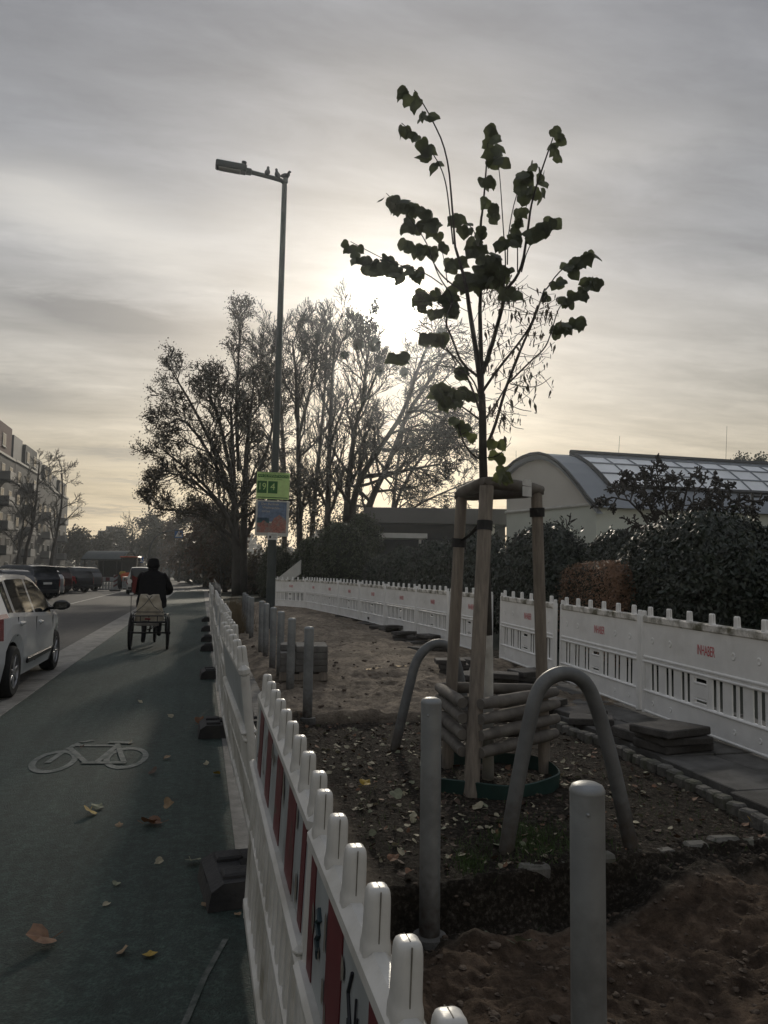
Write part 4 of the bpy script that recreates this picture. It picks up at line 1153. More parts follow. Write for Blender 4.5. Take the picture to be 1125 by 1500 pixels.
# ------------------------------------------------------------------ cars
def interp(pts, x):
    if x <= pts[0][0]: return pts[0][1]
    for (a, b_), (c_, d) in zip(pts[:-1], pts[1:]):
        if x <= c_:
            t = (x-a)/(c_-a); return b_+(d-b_)*t
    return pts[-1][1]
HATCH = dict(L=4.0, wb=(-1.27, 1.28), rw=.305, top=[(-2, .70), (-1.98, .86), (-1.93, 1.0), (-1.84, 1.1), (-1.60, 1.36), (-1.42, 1.43), (-1.1, 1.465), (-.5, 1.475), (0, 1.46), (.3, 1.41), (.6, 1.29), (1.06, 1.02), (1.3, .975), (1.6, .92), (1.85, .82), (1.96, .68), (2, .5)],
             belt=[(-2, .62), (-1.93, .9), (-1.84, 1.0), (-1.4, 1.01), (0, .945), (1.0, .9), (1.5, .86), (1.85, .74), (2, .45)],
             hw=[(-2, .62), (-1.95, .70), (-1.85, .77), (-1.5, .835), (-.8, .86), (.8, .86), (1.4, .835), (1.8, .74), (1.95, .62), (2, .5)],
             glass=[(-1.52, -1.32), (-1.22, -.30), (-.20, .86)], bott=.21)
SUV = dict(L=4.5, wb=(-1.33, 1.36), rw=.35, top=[(-2.2, .8), (-2.19, .98), (-2.14, 1.12), (-2.02, 1.4), (-1.86, 1.62), (-1.5, 1.68), (0, 1.69), (.3, 1.64), (1.0, 1.16), (1.4, 1.1), (1.9, .98), (2.1, .82), (2.2, .55)],
           belt=[(-2.2, .7), (-2.14, 1.05), (-1.9, 1.1), (0, 1.04), (1.0, 1.03), (1.6, .98), (2.05, .78), (2.2, .5)],
           hw=[(-2.2, .7), (-2.15, .79), (-1.9, .87), (-1, .9), (1, .9), (1.6, .87), (2.0, .78), (2.2, .6)],
           glass=[(-1.9, -1.42), (-1.32, -.35), (-.25, .8)], bott=.27)
VAN = dict(L=4.9, wb=(-1.5, 1.5), rw=.33, top=[(-2.4, .9), (-2.39, 1.3), (-2.32, 1.75), (-2.2, 1.9), (-1.8, 1.95), (.5, 1.95), (.9, 1.86), (1.6, 1.15), (2.0, 1.05), (2.3, .9), (2.4, .55)],
           belt=[(-2.4, .8), (-2.36, 1.1), (0, 1.12), (1.5, 1.05), (2.2, .85), (2.4, .5)],
           hw=[(-2.4, .80), (-2.35, .87), (-2.1, .92), (1.5, .92), (2.1, .82), (2.4, .65)],
           glass=[(.35, 1.2)], bott=.26)
def car(P, paint, label, loc, rz, group, plate=True, detail=True):
    t = thing('parked_car' if P is not VAN else 'delivery_van', label, 'car' if P is not VAN else 'van', loc, rz, group)
    xs = set()
    lo, hi = P['top'][0][0], P['top'][-1][0]
    k = int((hi-lo)/.065)
    for i in range(k+1): xs.add(round(lo+(hi-lo)*i/k, 4))
    for a, b_ in P['glass']: xs.add(a); xs.add(b_)
    for x, _ in P['top']: xs.add(x)
    Ra = P['rw']+.045
    for xc in P['wb']:
        for s_ in (-1, 1):
            xs.add(xc+s_*Ra); xs.add(xc+s_*(Ra-.02))
    xs = sorted(xs); xs = [x for i, x in enumerate(xs) if i == 0 or x-xs[i-1] > .008]
    rings = []
    for x in xs:
        zt = interp(P['top'], x); zb = min(interp(P['belt'], x), zt-.03); hw = interp(P['hw'], x)
        zl = P['bott']+.06*max(0, abs(x)/(P['L']/2)-.85)*6
        for xc in P['wb']:
            if abs(x-xc) < Ra: zl = max(zl, P['rw']+math.sqrt(Ra*Ra-(x-xc)**2))
        zl = min(zl, zb-.05)
        rt = max(.3, hw*.95-.36*(zt-zb))
        w = lambda f: hw*.95+(rt-hw*.95)*f
        up = zt-zb
        ring = [(hw*.95, zl), (hw*1.0, zl+.28*(zb-zl)), (hw*1.0, zl+.62*(zb-zl)), (hw*.985, zb-.05*min(1, (zb-zl)*3)), (hw*.955, zb),
                (w(.5), zb+.5*up), (w(.86), zb+.86*up), (w(.95)*.985, zb+.965*up), (rt*.6, zt-.004), (0, zt+.006)]
        rings.append([(x, -y, z) for y, z in ring]+[(x, y, z) for y, z in reversed(ring[:-1])])
    m_ = len(rings[0]); bodies = {}
    def put(nm, q, mi=0):
        bodies.setdefault(nm, MB()).add(q, [tuple(range(len(q)))], mi)
    for i in range(len(xs)-1):
        x = (xs[i]+xs[i+1])/2
        zt0, zt1 = interp(P['top'], xs[i]), interp(P['top'], xs[i+1]); up = (zt0+zt1)/2-interp(P['belt'], x)
        slope = abs(zt1-zt0)/(xs[i+1]-xs[i])
        for j in range(m_-1):
            jj = j if j < 9 else 17-j
            q = [rings[i][j], rings[i+1][j], rings[i+1][j+1], rings[i][j+1]]
            side = 'r' if j < 9 else 'l'
            nm = 'body'
            if jj in (4, 5) and up > .10 and any(a <= x <= b_ for a, b_ in P['glass']): nm = 'side_window_'+side
            elif jj in (7, 8) and up > .12 and slope > .42:
                nm = 'windscreen' if x > 0 else 'rear_window'
                if x < 0 and up < .18: nm = 'body'
            elif x < lo+.46 and jj == 3 or (x < lo+.30 and jj == 2): nm = 'tail_'+side
            elif x > hi-.34 and jj in (3,): nm = 'head_'+side
            put(nm, q)
    put('body', list(reversed(rings[0]))); put('body', rings[-1])
    body = bodies['body'].build('body', paint, t, autosmooth=38)
    names = {'side_window_r': ('side_window', M_['glass']), 'side_window_l': ('side_window', M_['glass']), 'windscreen': ('windscreen', M_['glass']), 'rear_window': ('rear_window', M_['glass']),
             'tail_r': ('tail_light', M_['tail']), 'tail_l': ('tail_light', M_['tail']), 'head_r': ('headlight', M_['alloy']), 'head_l': ('headlight', M_['alloy'])}
    for kx, bb in bodies.items():
        if kx in names: bb.build(names[kx][0], names[kx][1], t, smooth=True)
    b = MB(); b.box(((lo+hi)/2, 0, P['bott']+.24), (hi-lo-.3, 1.30, .42)); b.box((0, 0, P['bott']+.09), (P['wb'][1]-P['wb'][0]-2*Ra, 1.52, .12)); b.build('chassis', M_['well'], t)
    # wheels
    wp = None
    for xc in P['wb']:
        for s_ in (-1, 1):
            yo = s_*(interp(P['hw'], xc)-.015)
            if wp is None:
                wp = thing('wheel', None, None); wp.parent = t; wp['kind'] = 'thing'; del wp['kind']
                r = P['rw']; Mx = Matrix.Rotation(math.pi/2, 4, 'X')
                b = MB(); b.lathe([(r*.62, -.1), (r*.9, -.1), (r*.985, -.075), (r, -.04), (r, .05), (r*.98, .075), (r*.9, .095), (r*.66, .092)], 28, M=Mx, caps=False); b.build('tyre', M_['tyre'], wp, autosmooth=40)
                b = MB(); b.lathe([(r*.66, .02), (r*.67, .088), (r*.62, .09), (r*.6, .05), (r*.05, .045), (.001, .045)], 28, M=Mx, caps=False)
                for q in range(7):
                    a = 2*math.pi*q/7; d = Vector((math.cos(a), 0, math.sin(a)))
                    b.box(d*r*.36+Vector((0, -.07, 0)), (r*.56, .024, .034), M=Matrix.Rotation(-a, 3, 'Y'), ch=.008)
                b.lathe([(r*.16, .05), (r*.15, .088), (.001, .09)], 12, M=Mx); b.build('rim', M_['alloy'], wp, autosmooth=40)
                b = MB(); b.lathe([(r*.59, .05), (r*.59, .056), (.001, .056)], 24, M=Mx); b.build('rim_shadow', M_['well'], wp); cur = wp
            else: cur = dup(wp, t)
            cur.location = (xc, yo+(.075 if s_ < 0 else -.075), P['rw']); cur.rotation_euler = (0, rng.uniform(0, 6), 0 if s_ < 0 else math.pi)
    # bumper plate, handles, mirrors, mouldings
    if plate:
        b = MB(); b.box((lo+.012, 0, .80 if P is not VAN else .6), (.03, .50, .11), ch=.008); b.build('number_plate', M_['plate'], t)
    b = MB(); b.box((lo+.03, 0, .42), (.1, interp(P['hw'], lo+.1)*1.75, .20), ch=.035); b.build('bumper', paint if P is HATCH else M_['trim'], t)
    if P is not VAN:
        for s_ in (-1, 1):
            for (a, b_) in P['glass'][1:]:
                xx = a+.12; zb = interp(P['belt'], xx); hw = interp(P['hw'], xx)
                b = MB(); b.box((xx+.05, s_*(hw+.012), zb-.13), (.19, .035, .034), ch=.012); b.box((xx+.05, s_*(hw-.004), zb-.135), (.15, .022, .06), ch=.01)
                b.build('door_handle', paint if P is HATCH else M_['trim'], t)
    if detail:
        for s_ in (-1, 1):
            xm = P['glass'][-1][1]-.12; zb = interp(P['belt'], xm); hw = interp(P['hw'], xm)
            b = MB(); b.ball((xm+.0, s_*(hw+.12), zb+.10), (.085, .115, .075), 14, 9); b.box((xm+.02, s_*(hw+.0), zb+.055), (.08, .12, .04), ch=.01)
            mo = b.build('wing_mirror', M_['trim'], t, smooth=True)
            b = MB(); b.box((xm-.078, s_*(hw+.125), zb+.10), (.012, .16, .1), ch=.005); b.build('mirror_glass', M_['glass'], mo)
            b = MB(); zz = P['bott']+.135
            b.box((.0, s_*(interp(P['hw'], 0)*1.002), zz+.03), (P['wb'][1]-P['wb'][0]-2*Ra-.35, .03, .07), ch=.012); b.build('side_moulding', M_['trim'], t)
        # door gaps as thin dark joints
        b = MB()
        for s_ in (-1, 1):
            for xx in (P['glass'][1][0]+.02, P['glass'][2][0]-.05, P['glass'][2][1]+.02):
                zb = interp(P['belt'], xx); hw = interp(P['hw'], xx); zl = P['bott']+.1
                for xc in P['wb']:
                    if abs(xx-xc) < Ra: zl = max(zl, P['rw']+math.sqrt(Ra*Ra-(xx-xc)**2)+.06)
                if zb-zl < .1: continue
                b.box((xx, s_*(hw*.993), (zl+zb)/2-.02), (.005, .008, zb-zl-.06))
        b.build('door_gap', M_['well'], t)
        b = MB(); b.box((-1.2, 0, 1.5), (.03, .03, .05), ch=.008); b.tube([(-1.2, 0, 1.5), (-1.38, 0, 1.66)], .004, 5); b.build('aerial', M_['trim'], t)
    return t
GP = 'cars parked along the left side of the road'
car(HATCH, M_['carwhite'], 'white hatchback with black side moulding on the left, nearest car', (-2.03-.835, 10.82, .01), R(90), None).scale = (1, 1, .945)
for P, pt, x, y, a, lab in ((HATCH, 'carsilver', -8.7, 35.8, 140, 'dark car with pale roof just behind the white hatchback'), (SUV, 'carblue', -8.85, 41.2, 140, 'dark blue estate with a pale number plate and upright rear window'), (HATCH, 'carsilver', -9.1, 45.2, 140, 'small silver car half hidden behind the dark blue estate'),
                            (SUV, 'carmaroon', -9.6, 49.8, 140, 'dark maroon car between the silver car and the black one'), (SUV, 'carblack', -8.95, 53.9, 141, 'black car parked last before the striped barriers'), (SUV, 'cargrey', -9.0, 58.9, 140, 'grey car with bright rear window behind the black one')):
    if lab.startswith('dark car'): pt = 'carblack'
    car(P, M_[pt], lab, (x, y, .005), R(a), GP, plate=lab.startswith('dark blue'), detail=False)
car(VAN, M_['carsilver'], 'pale grey van driving ahead, left of the tricycle rider', (-3.85, 53.5, .005), R(91), None, detail=False).scale = (.9, .9, .88)

# ------------------------------------------------------------------ roadworks on the left
def mini_panel(lab, loc, rz):
    t = thing('striped_barrier', lab, 'barrier', loc, rz, 'barriers round the roadworks')
    b = MB(); b.box((0, 0, .85), (1.5, .05, .3), ch=.01); b.box((0, 0, .12), (1.5, .05, .1), ch=.01)
    for x in (-.72, .72): b.box((x, 0, .5), (.06, .06, 1.0), ch=.01)
    for x in (-.5, -.3, -.1, .1, .3, .5): b.box((x, 0, .42), (.1, .04, .5), ch=.01)
    b.build('frame', M_['sheetwhite'], t)
    for x in (-.45, .2): 
        b = MB(); b.box((x, 0, .85), (.28, .062, .26), ch=.004); b.build('red_stripe', M_['red'], t)
    for x in (-.6, .6):
        b = MB(); b.box((x, 0, .05), (.3, .6, .1), ch=.02); b.build('base', M_['rubber'], t)
mini_panel('striped barrier standing against the last black car', (-6.75, 58.6, .0), R(8))
mini_panel('striped barrier standing right of the orange machine', (-5.75, 64.5, .0), R(70))
t = thing('warning_beacon', 'red and white striped upright beacon in front of the orange machine', 'beacon', (-5.95, 58.0, 0), R(10))
b = MB(); b.box((0, 0, .65), (.26, .05, 1.05), ch=.01); b.build('blade', M_['sheetwhite'], t)
for k in range(3):
    b = MB(); b.prism([(-.128, .28+k*.32), (.128, .44+k*.32), (.128, .58+k*.32), (-.128, .42+k*.32)], .058); b.build('red_stripe', M_['red'], t)
b = MB(); b.box((0, 0, .06), (.75, .4, .12), ch=.03); b.build('base', M_['rubber'], t)
t = thing('road_roller', 'orange construction machine with a glazed cab behind the barriers', 'machine', (-5.9, 69, 0), R(84))
b = MB(); b.box((-.55, 0, .95), (1.3, 1.15, .75), ch=.12); b.box((1.2, 0, 1.0), (1.5, 1.0, .7), ch=.15); b.build('body', M_['orange'], t, autosmooth=40)
b = MB(); b.box((-.9, .45, 1.25), (.5, .5, .35), ch=.1); b.build('tank', M_['yellow'], t)
b = MB()
for x in (-.75, .65):
    for y in (-.6, .6): b.box((x, y, 1.95), (.08, .08, 1.3), ch=.01)
b.box((0, 0, 1.36), (1.5, 1.3, .08), ch=.02); b.build('cab_frame', M_['trim'], t)
b = MB(); b.box((0, 0, 2.64), (1.75, 1.5, .1), ch=.04); b.build('cab_roof', M_['orange'], t)
b = MB()
b.box((-.04, 0, 2.0), (1.3, 1.1, 1.1)); b.build('cab_glass', M_['winglass'], t)
for x, r in ((-.75, .55), (1.45, .45)):
    for y in (-.62, .62):
        b = MB(); b.lathe([(r*.5, -.16), (r*.95, -.16), (r, -.1), (r, .1), (r*.95, .16), (r*.5, .16)], 20, M=Matrix.Translation((x, y, r)) @ Matrix.Rotation(math.pi/2, 4, 'X')); b.build('wheel', M_['tyre'], t)
# bus shelter with a vaulted glass roof
t = thing('bus_shelter', 'grey shelter with a shallow vaulted roof beyond the orange machine', 'shelter', (-9.2, 84, 0), R(-24))
b = MB(); n = 14; pts = []
for i in range(n+1):
    u = i/n; pts.append((-1.7+3.4*u, 2.5+1.0*math.sin(math.pi*(.04+.92*u))))
b.prism(pts+[(x*.96, z-.1) for x, z in reversed(pts)], 4.6, M=Matrix.Rotation(math.pi/2, 4, 'Z')); b.build('roof', M_['pole'], t)
b = MB(); b.prism(pts+[(1.6, 2.3), (-1.6, 2.3)], .06, M=Matrix.Translation((2.2, 0, 0)) @ Matrix.Rotation(math.pi/2, 4, 'Z')); b.build('end_pane', M_['winglass'], t)
for x in (-2.1, 0, 2.1):
    for y in (-1.3, 1.3):
        b = MB(); b.box((x, y, 1.35), (.1, .1, 2.9)); b.build('post', M_['steel'], t)
b = MB(); b.box((0, 1.32, 1.4), (4.2, .03, 2.2)); b.build('glass_wall', M_['winglass'], t)

# ------------------------------------------------------------------ tricycle and rider
TX, TY = -.91, 15.05
t = thing('cargo_tricycle', 'black cargo tricycle with a low rear carrier on the bike lane', 'tricycle', (TX, TY, .006))
def bike_wheel(x, y, r, w_=.024):
    wt = thing('wheel', None, None, (x, y, r)); wt.parent = t
    b = MB(); k = 30
    ring = [Vector((0, math.cos(2*math.pi*i/k)*r*.95, math.sin(2*math.pi*i/k)*r*.95)) for i in range(k+1)]
    b.tube(ring, w_, 8, caps=False); b.build('tyre', M_['tyre'], wt, smooth=True)
    b = MB()
    for i in range(14):
        a = 2*math.pi*i/14; b.tube([(0.02 if i % 2 else -.02, 0, 0), (0, math.cos(a)*r*.9, math.sin(a)*r*.9)], .0022, 4)
    b.tube([(-.05, 0, 0), (.05, 0, 0)], .025, 8); b.build('spokes', M_['trim'], wt)
bike_wheel(-.335, 0, .305); bike_wheel(.335, 0, .305); bike_wheel(.02, 1.55, .3)
b = MB()
b.tube([(-.33, 0, .305), (.33, 0, .305)], .016, 8); b.tube([(-.29, .02, .305), (-.29, .02, .60)], .014, 6); b.tube([(.29, .02, .305), (.29, .02, .60)], .014, 6)
b.tube([(0, 0, .305), (0, .45, .42), (0, .85, .40), (.01, 1.25, .72)], .019, 8); b.tube([(0, .45, .42), (0, .40, .74)], .016, 8)
b.tube([(.01, 1.2, .98), (.01, 1.28, .70), (.02, 1.5, .32)], .016, 8)
b.tube([(-.26, .86, 1.02), (-.2, 1.1, 1.06), (0, 1.2, 1.02), (.2, 1.1, 1.06), (.26, .86, 1.02)], .012, 8)
b.tube([(-.33, .02, .45), (.33, .02, .45)], .01, 6)
for s_ in (-1, 1):
    a = [Vector((s_*.335, math.cos(q)*.34, .305+math.sin(q)*.34)) for q in [math.pi*(.05+.9*i/12) for i in range(13)]]
    b.tube(a, .03, 6, flat=.25)
b.tube([(-.09, .80, .30), (.09, .92, .36)], .012, 6)
b.build('frame', M_['trim'], t, smooth=True)
b = MB()
for z in (.52, .63):
    b.tube([(-.30, -.24, z), (.30, -.24, z), (.30, .36, z), (-.30, .36, z), (-.30, -.24, z)], .012, 6)
for x in (-.3, -.15, 0, .15, .3): b.tube([(x, -.24, .5), (x, -.24, .64)], .008, 5)
b.box((0, .06, .505), (.6, .6, .02)); b.build('carrier', M_['trim'], t)
b = MB(); b.box((-.02, -.26, .475), (.40, .02, .05), ch=.005); b.build('rear_plank', M_['log'], t)
b = MB(); b.box((-.02, -.262, .575), (.1, .016, .035), ch=.006); b.build('rear_reflector', M_['redcloth'], t)
b = MB(); b.ball((0, .38, .79), (.12, .15, .05), 12, 7); b.build('saddle', M_['trim'], t, smooth=True)
b = MB(); b.tube([(-.345, .1, .5), (-.36, .1, 1.46)], .006, 5); fp = b.build('flag_pole', M_['trim'], t)
b = MB(); vs = []
for i in range(7):
    for j in range(5):
        u = i/6; v = j/4; vs.append((-.358+u*.11*(1-.35*v), .1+.03*math.sin(u*5+v*2), 1.37-v*.30-.05*u))
b.add(vs, [(i*5+j, i*5+j+1, (i+1)*5+j+1, (i+1)*5+j) for i in range(6) for j in range(4)]); b.build('pennant', M_['redcloth'], fp)
b = MB(); b.lathe([(.045, -.01), (.045, .01), (.001, .012)], 16, M=Matrix.Translation((-.39, .08, 1.25)) @ Matrix.Rotation(math.pi/2, 4, 'X')); b.build('rear_mirror', M_['label'], fp)
b = MB(); b.box((-.345, .08, 1.02), (.07, .02, .035), ch=.005); b.build('white_reflector', M_['label'], fp)
# load
b = MB(); nu, nv = 22, 12; vs = []
for j in range(nv+1):
    v = j/nv
    for i in range(nu):
        a = 2*math.pi*i/nu
        k = (1-.42*v**1.4) if v < .93 else (1-.42*v**1.4)*(1-(v-.93)/.07*.6)
        x = .265*k*math.copysign(abs(math.cos(a))**.7, math.cos(a)); y = .25*k*math.copysign(abs(math.sin(a))**.7, math.sin(a))
        z = .53+.52*v*(1-.16*math.exp(-(x/.07)**2)*v)+.04*(vn(i*.7, j*.6)-.5)
        x += .03*(vn(i*.5+5, j*.5)-.5); y += .05*(vn(i*.6, j*.7+9)-.5)
        vs.append((x-.01, y+.06, z))
fs = [(j*nu+i, j*nu+(i+1) % nu, (j+1)*nu+(i+1) % nu, (j+1)*nu+i) for j in range(nv) for i in range(nu)]+[tuple(nv*nu+i for i in range(nu))]
b.add(vs, fs); sk = b.build('pale_sack', M_['sack'], smooth=True); sk.location = (TX, TY, .006); tag(sk, 'pale bulging sack tied down on the tricycle carrier', 'sack')
b = MB()
b.tube([(-.28, -.20, .66), (-.1, -.215, .82), (.04, -.15, 1.0)], .006, 5); b.tube([(.27, -.2, .66), (.08, -.215, .80), (-.06, -.15, 1.0)], .006, 5); b.tube([(-.28, -.2, .70), (0, -.235, .70), (.28, -.2, .70)], .007, 5)
b.build('lashing', M_['trim'], sk)
# rider: one continuous skinned body
def skinned(name, verts, edges, root, m, parent, sub=2):
    me = bpy.data.meshes.new(name); me.from_pydata([v[:3] for v in verts], edges, []); me.materials.append(m)
    o = bpy.data.objects.new(name, me); COL.objects.link(o); o.parent = parent
    o.modifiers.new('skin', 'SKIN').use_smooth_shade = True
    if not me.skin_vertices: me.skin_vertices.new()
    for i, v in enumerate(verts):
        r = v[3]; me.skin_vertices[0].data[i].radius = (r, r) if not isinstance(r, tuple) else r
    me.skin_vertices[0].data[root].use_root = True
    sb = o.modifiers.new('sub', 'SUBSURF'); sb.levels = sb.render_levels = sub
    return o
pr = thing('person', 'person in a black coat and dark hat riding the cargo tricycle, seen from behind', 'person', (TX, TY, .006))
V = [(0, .40, .86, .14), (0, .44, 1.06, .13), (0, .49, 1.26, .15), (0, .52, 1.40, .09), (0, .54, 1.47, .055), (0, .56, 1.56, .092), (0, .57, 1.635, .085),
     (.17, .51, 1.37, .07), (.285, .60, 1.12, .055), (.25, .84, 1.04, .042), (-.17, .51, 1.37, .07), (-.27, .60, 1.12, .055), (-.25, .84, 1.04, .042),
     (.1, .48, .82, .1), (.14, .86, .66, .07), (.13, .92, .36, .05), (.13, .90, .22, .045), (.13, 1.04, .19, .04), (-.1, .48, .82, .1), (-.15, .84, .58, .07), (-.14, .72, .27, .05), (-.15, .66, .12, .045), (-.16, .80, .08, .04)]
Ed = [(0, 1), (1, 2), (2, 3), (3, 4), (4, 5), (5, 6), (2, 7), (7, 8), (8, 9), (2, 10), (10, 11), (11, 12), (0, 13), (13, 14), (14, 15), (15, 16), (16, 17), (0, 18), (18, 19), (19, 20), (20, 21), (21, 22)]
skinned('body', V, Ed, 0, M_['trouser'], pr)
b = MB(); n = 24
rings = [(1.475, .075, .075, .53), (1.44, .13, .09, .525), (1.40, .205, .115, .515), (1.35, .235, .135, .505), (1.25, .245, .155, .49), (1.1, .25, .165, .455), (.98, .262, .18, .43), (.88, .285, .2, .40), (.83, .28, .205, .39)]
vs = []
for z, rx, ry, cy in rings:
    for i in range(n):
        a = 2*math.pi*i/n; k = 1+.04*(vn(i*.8, z*9)-.5)
        dz = .06*max(0, -math.sin(a))*(z < .9) + (.05*(abs(math.cos(a)) > .6) if z < .86 else 0)
        vs.append((rx*k*math.cos(a), cy+ry*k*math.sin(a), z+(-dz if z < .86 else 0)))
b.add(vs, [(j*n+i, j*n+(i+1) % n, (j+1)*n+(i+1) % n, (j+1)*n+i) for j in range(len(rings)-1) for i in range(n)])
for s_, e in ((1, .325), (-1, .30)):
    b.tube(smooth([Vector((s_*.17, .51, 1.385)), Vector((s_*.25, .54, 1.27)), Vector((s_*e, .60, 1.10)), Vector((s_*.30, .72, 1.055)), Vector((s_*.25, .86, 1.045))], 2), [.09]*1+[.088]*4+[.078]*4+[.07]*4+[.06]*4+[.055]*0 if False else .072, 12)
b.build('coat', M_['coat'], pr, smooth=True)
b = MB(); b.lathe([(.09, 1.50), (.112, 1.53), (.118, 1.56), (.108, 1.60), (.105, 1.64), (.088, 1.68), (.05, 1.697), (.001, 1.70)], 20, M=Matrix.Translation((0, .56, 0))); b.build('hat', M_['coat'], pr, smooth=True)
b = MB(); b.tube([(-.06, .5, 1.49), (0, .47, 1.475), (.06, .5, 1.49), (.07, .56, 1.50), (0, .61, 1.49), (-.07, .56, 1.50), (-.06, .5, 1.49)], .035, 8); b.build('scarf', M_['coat'], pr, smooth=True)
for s_ in (-1, 1):
    b = MB(); b.ball((s_*.255, .885, 1.045), (.032, .045, .03), 10, 7)
    for q in range(4):
        y = .862+q*.018; l = (.9, 1.0, .95, .8)[q]
        b.tube([(s_*.272, y, 1.06), (s_*.285*1.0, y, 1.04), (s_*.275, y+.004, 1.005*1.0), (s_*.25, y+.004, .998+.008*(1-l))], [.0095, .009, .0085, .007], 7)
    b.tube([(s_*.235, .88, 1.05), (s_*.225, .90, 1.03), (s_*.24, .915, 1.012)], [.011, .01, .008], 7)
    b.build('glove', M_['trim'], pr, smooth=True)
# two far walkers
def walker(lab, loc, h, m):
    p = thing('person', lab, 'person', loc); k = h/1.75
    V = [(0, 0, .95, .15), (0, 0, 1.2, .15), (0, 0, 1.4, .13), (0, 0, 1.5, .06), (0, .01, 1.66, .1), (.2, 0, 1.4, .07), (.26, .05, 1.1, .05), (.26, .15, .88, .045), (-.2, 0, 1.4, .07), (-.26, -.05, 1.1, .05), (-.25, -.08, .86, .045), (.1, .1, .5, .08), (.1, .0, .08, .05), (.1, .14, .05, .04), (-.1, .16, .5, .08), (-.1, .3, .08, .05), (-.1, .42, .06, .04)]
    V = [(a*k, b_*k, c_*k, r*k) for a, b_, c_, r in V]
    E = [(0, 1), (1, 2), (2, 3), (3, 4), (2, 5), (5, 6), (6, 7), (2, 8), (8, 9), (9, 10), (0, 11), (11, 12), (12, 13), (0, 14), (14, 15), (15, 16)]
    skinned('body', V, E, 0, M_['coat'], p, 1)
    b = MB(); n = 12
    for z, r in ((1.48, .1), (1.38, .22), (1.1, .21), (.8, .24)): pass
    b.lathe([(.09*k, 1.5*k), (.2*k, 1.42*k), (.22*k, 1.2*k), (.2*k, 1.0*k), (.23*k, .78*k)], 14); b.build('jacket', m, p, smooth=True)
g = ground(272, 857); walker('far walker in dark clothes on the left of two people down the road', (g.x, 105, 0), 1.75, M_['coat'])
g = ground(284, 857); walker('far walker in a pale top on the right of two people down the road', (.2, 98, 0), 1.72, M_['render'])

# ------------------------------------------------------------------ street lamp, posters, pigeons
LY = 19.0
LB = atY(395, 925, LY); LB.z = soil_z(LB.x, LY)
t = thing('street_lamp', 'tall slim street lamp with a raised arm standing behind the bollards', 'street lamp', LB)
topP = atY(417, 265, LY); tipJ = atY(361, 250.5, LY-.1); tip = atY(316, 239, LY-.2)
b = MB(); P = [LB+Vector((0, 0, -.1)), LB+Vector((0, 0, 1.2)), LB.lerp(topP, .45), LB.lerp(topP, .94), topP+Vector((.0, 0, -.12))]
b.tube(P, [.115, .112, .085, .068, .066], 16); b.build('pole', M_['pole'], t, origin=LB, autosmooth=40)
b = MB(); q = atY(419, 264, LY)
b.tube(smooth([topP+Vector((0, 0, -.3)), topP+Vector((0, 0, -.02)), topP.lerp(tipJ, .25), tipJ], 2), [.066]*6+[.06]*4+[.05]*0 if False else .055, 12); b.box(topP+Vector((.02, 0, .0)), (.12, .12, .16), ch=.02)
b.build('arm', M_['pole'], t, origin=LB, autosmooth=50)
b = MB(); d = (tip-tipJ); L_ = d.length; ang = math.atan2(d.z, -d.x)
Mr = Matrix.Rotation(ang, 3, 'Y')
b.box(tipJ.lerp(tip, .5), (L_, .26, .19), M=Mr, ch=.03); b.box(tipJ+Vector((.05, 0, -.01)), (.16, .16, .13), M=Mr, ch=.02)
hd = b.build('lamp_head', M_['pole'], t, origin=LB)
b = MB(); b.tube([tipJ.lerp(tip, .1)+Vector((0, 0, .08)), tipJ.lerp(tip, .08)+Vector((0, 0, .22))], [.055, .065], 12); b.build('light_sensor', M_['pole'], t, origin=LB)
b = MB(); b.box(tipJ.lerp(tip, .55)+Vector((0, 0, -.095)), (L_*.7, .2, .02), M=Mr); b.build('lamp_lens', M_['label'], hd, origin=None)
hd.children[0].location = (-LB.x, -LB.y, -LB.z)
def pigeon(px, py, tilt, lab, yaw=0):
    base = atY(px, py, LY-.03); base.z -= .02
    p = thing('pigeon', lab, 'bird', base, yaw, 'pigeons sitting on the lamp arm')
    b = MB(); k = 12
    Cc = [(-.17, .06), (-.1, .085), (-.03, .10), (.04, .12), (.075, .165), (.085, .215), (.10, .235), (.128, .238), (.15, .228)]
    rr = [.012, .045, .068, .066, .045, .032, .036, .026, .005]
    b.tube([Vector((x*math.cos(tilt)-z*math.sin(tilt)*0, 0, z+x*math.sin(tilt))) for x, z in Cc], rr, 12)
    b.tube([(.01, .02, -.02), (.01, .02, .06)], .006, 5); b.tube([(.01, -.02, -.02), (.01, -.02, .06)], .006, 5)
    b.build('body', M_['bird'], p, smooth=True)
pigeon(391.5, 257.5, .5, 'pigeon on the lamp arm, the one nearest the lamp head', 1.3)
pigeon(406.5, 261.5, .6, 'pigeon on the lamp arm, the middle one of three', 1.9)
pigeon(418.5, 262.5, -.3, 'pigeon on top of the lamp pole, the rightmost of three', -.4)
# posters wired to the pole
A0 = atY(375, 692, LY-.16); 
def poster(name, lab, x0, y0, x1, y1, m, skew):
    c_ = atY((x0+x1)/2, (y0+y1)/2, LY-.16); a = atY(x0, y0, LY-.16); e = atY(x1, y1, LY-.16)
    w_, h_ = e.x-a.x, a.z-e.z
    t = thing(name, lab, 'poster', c_, R(skew)); t.rotation_euler = (0, R(.8), R(skew))
    b = MB(); b.box((0, 0, 0), (w_, .012, h_), ch=.002); b.build('backing', m, t)
    return t, w_, h_
t, w_, h_ = poster('event_poster', 'green event poster with the numbers 19 and 4, upper one on the lamp pole', 376.5, 691, 423.5, 732, M_['green'], -4)
def bars(t, items, name, m):
    for (x, z, ww, hh) in items:
        b = MB(); b.box((x, -.0075, z), (ww, .003, hh)); b.build(name, m, t)
bars(t, [(-.265, -.04, .23, .3), (-.005, -.04, .23, .3), (0, -h_/2+.035, w_*.92, .022)], 'dark_field', M_['dgreen'])
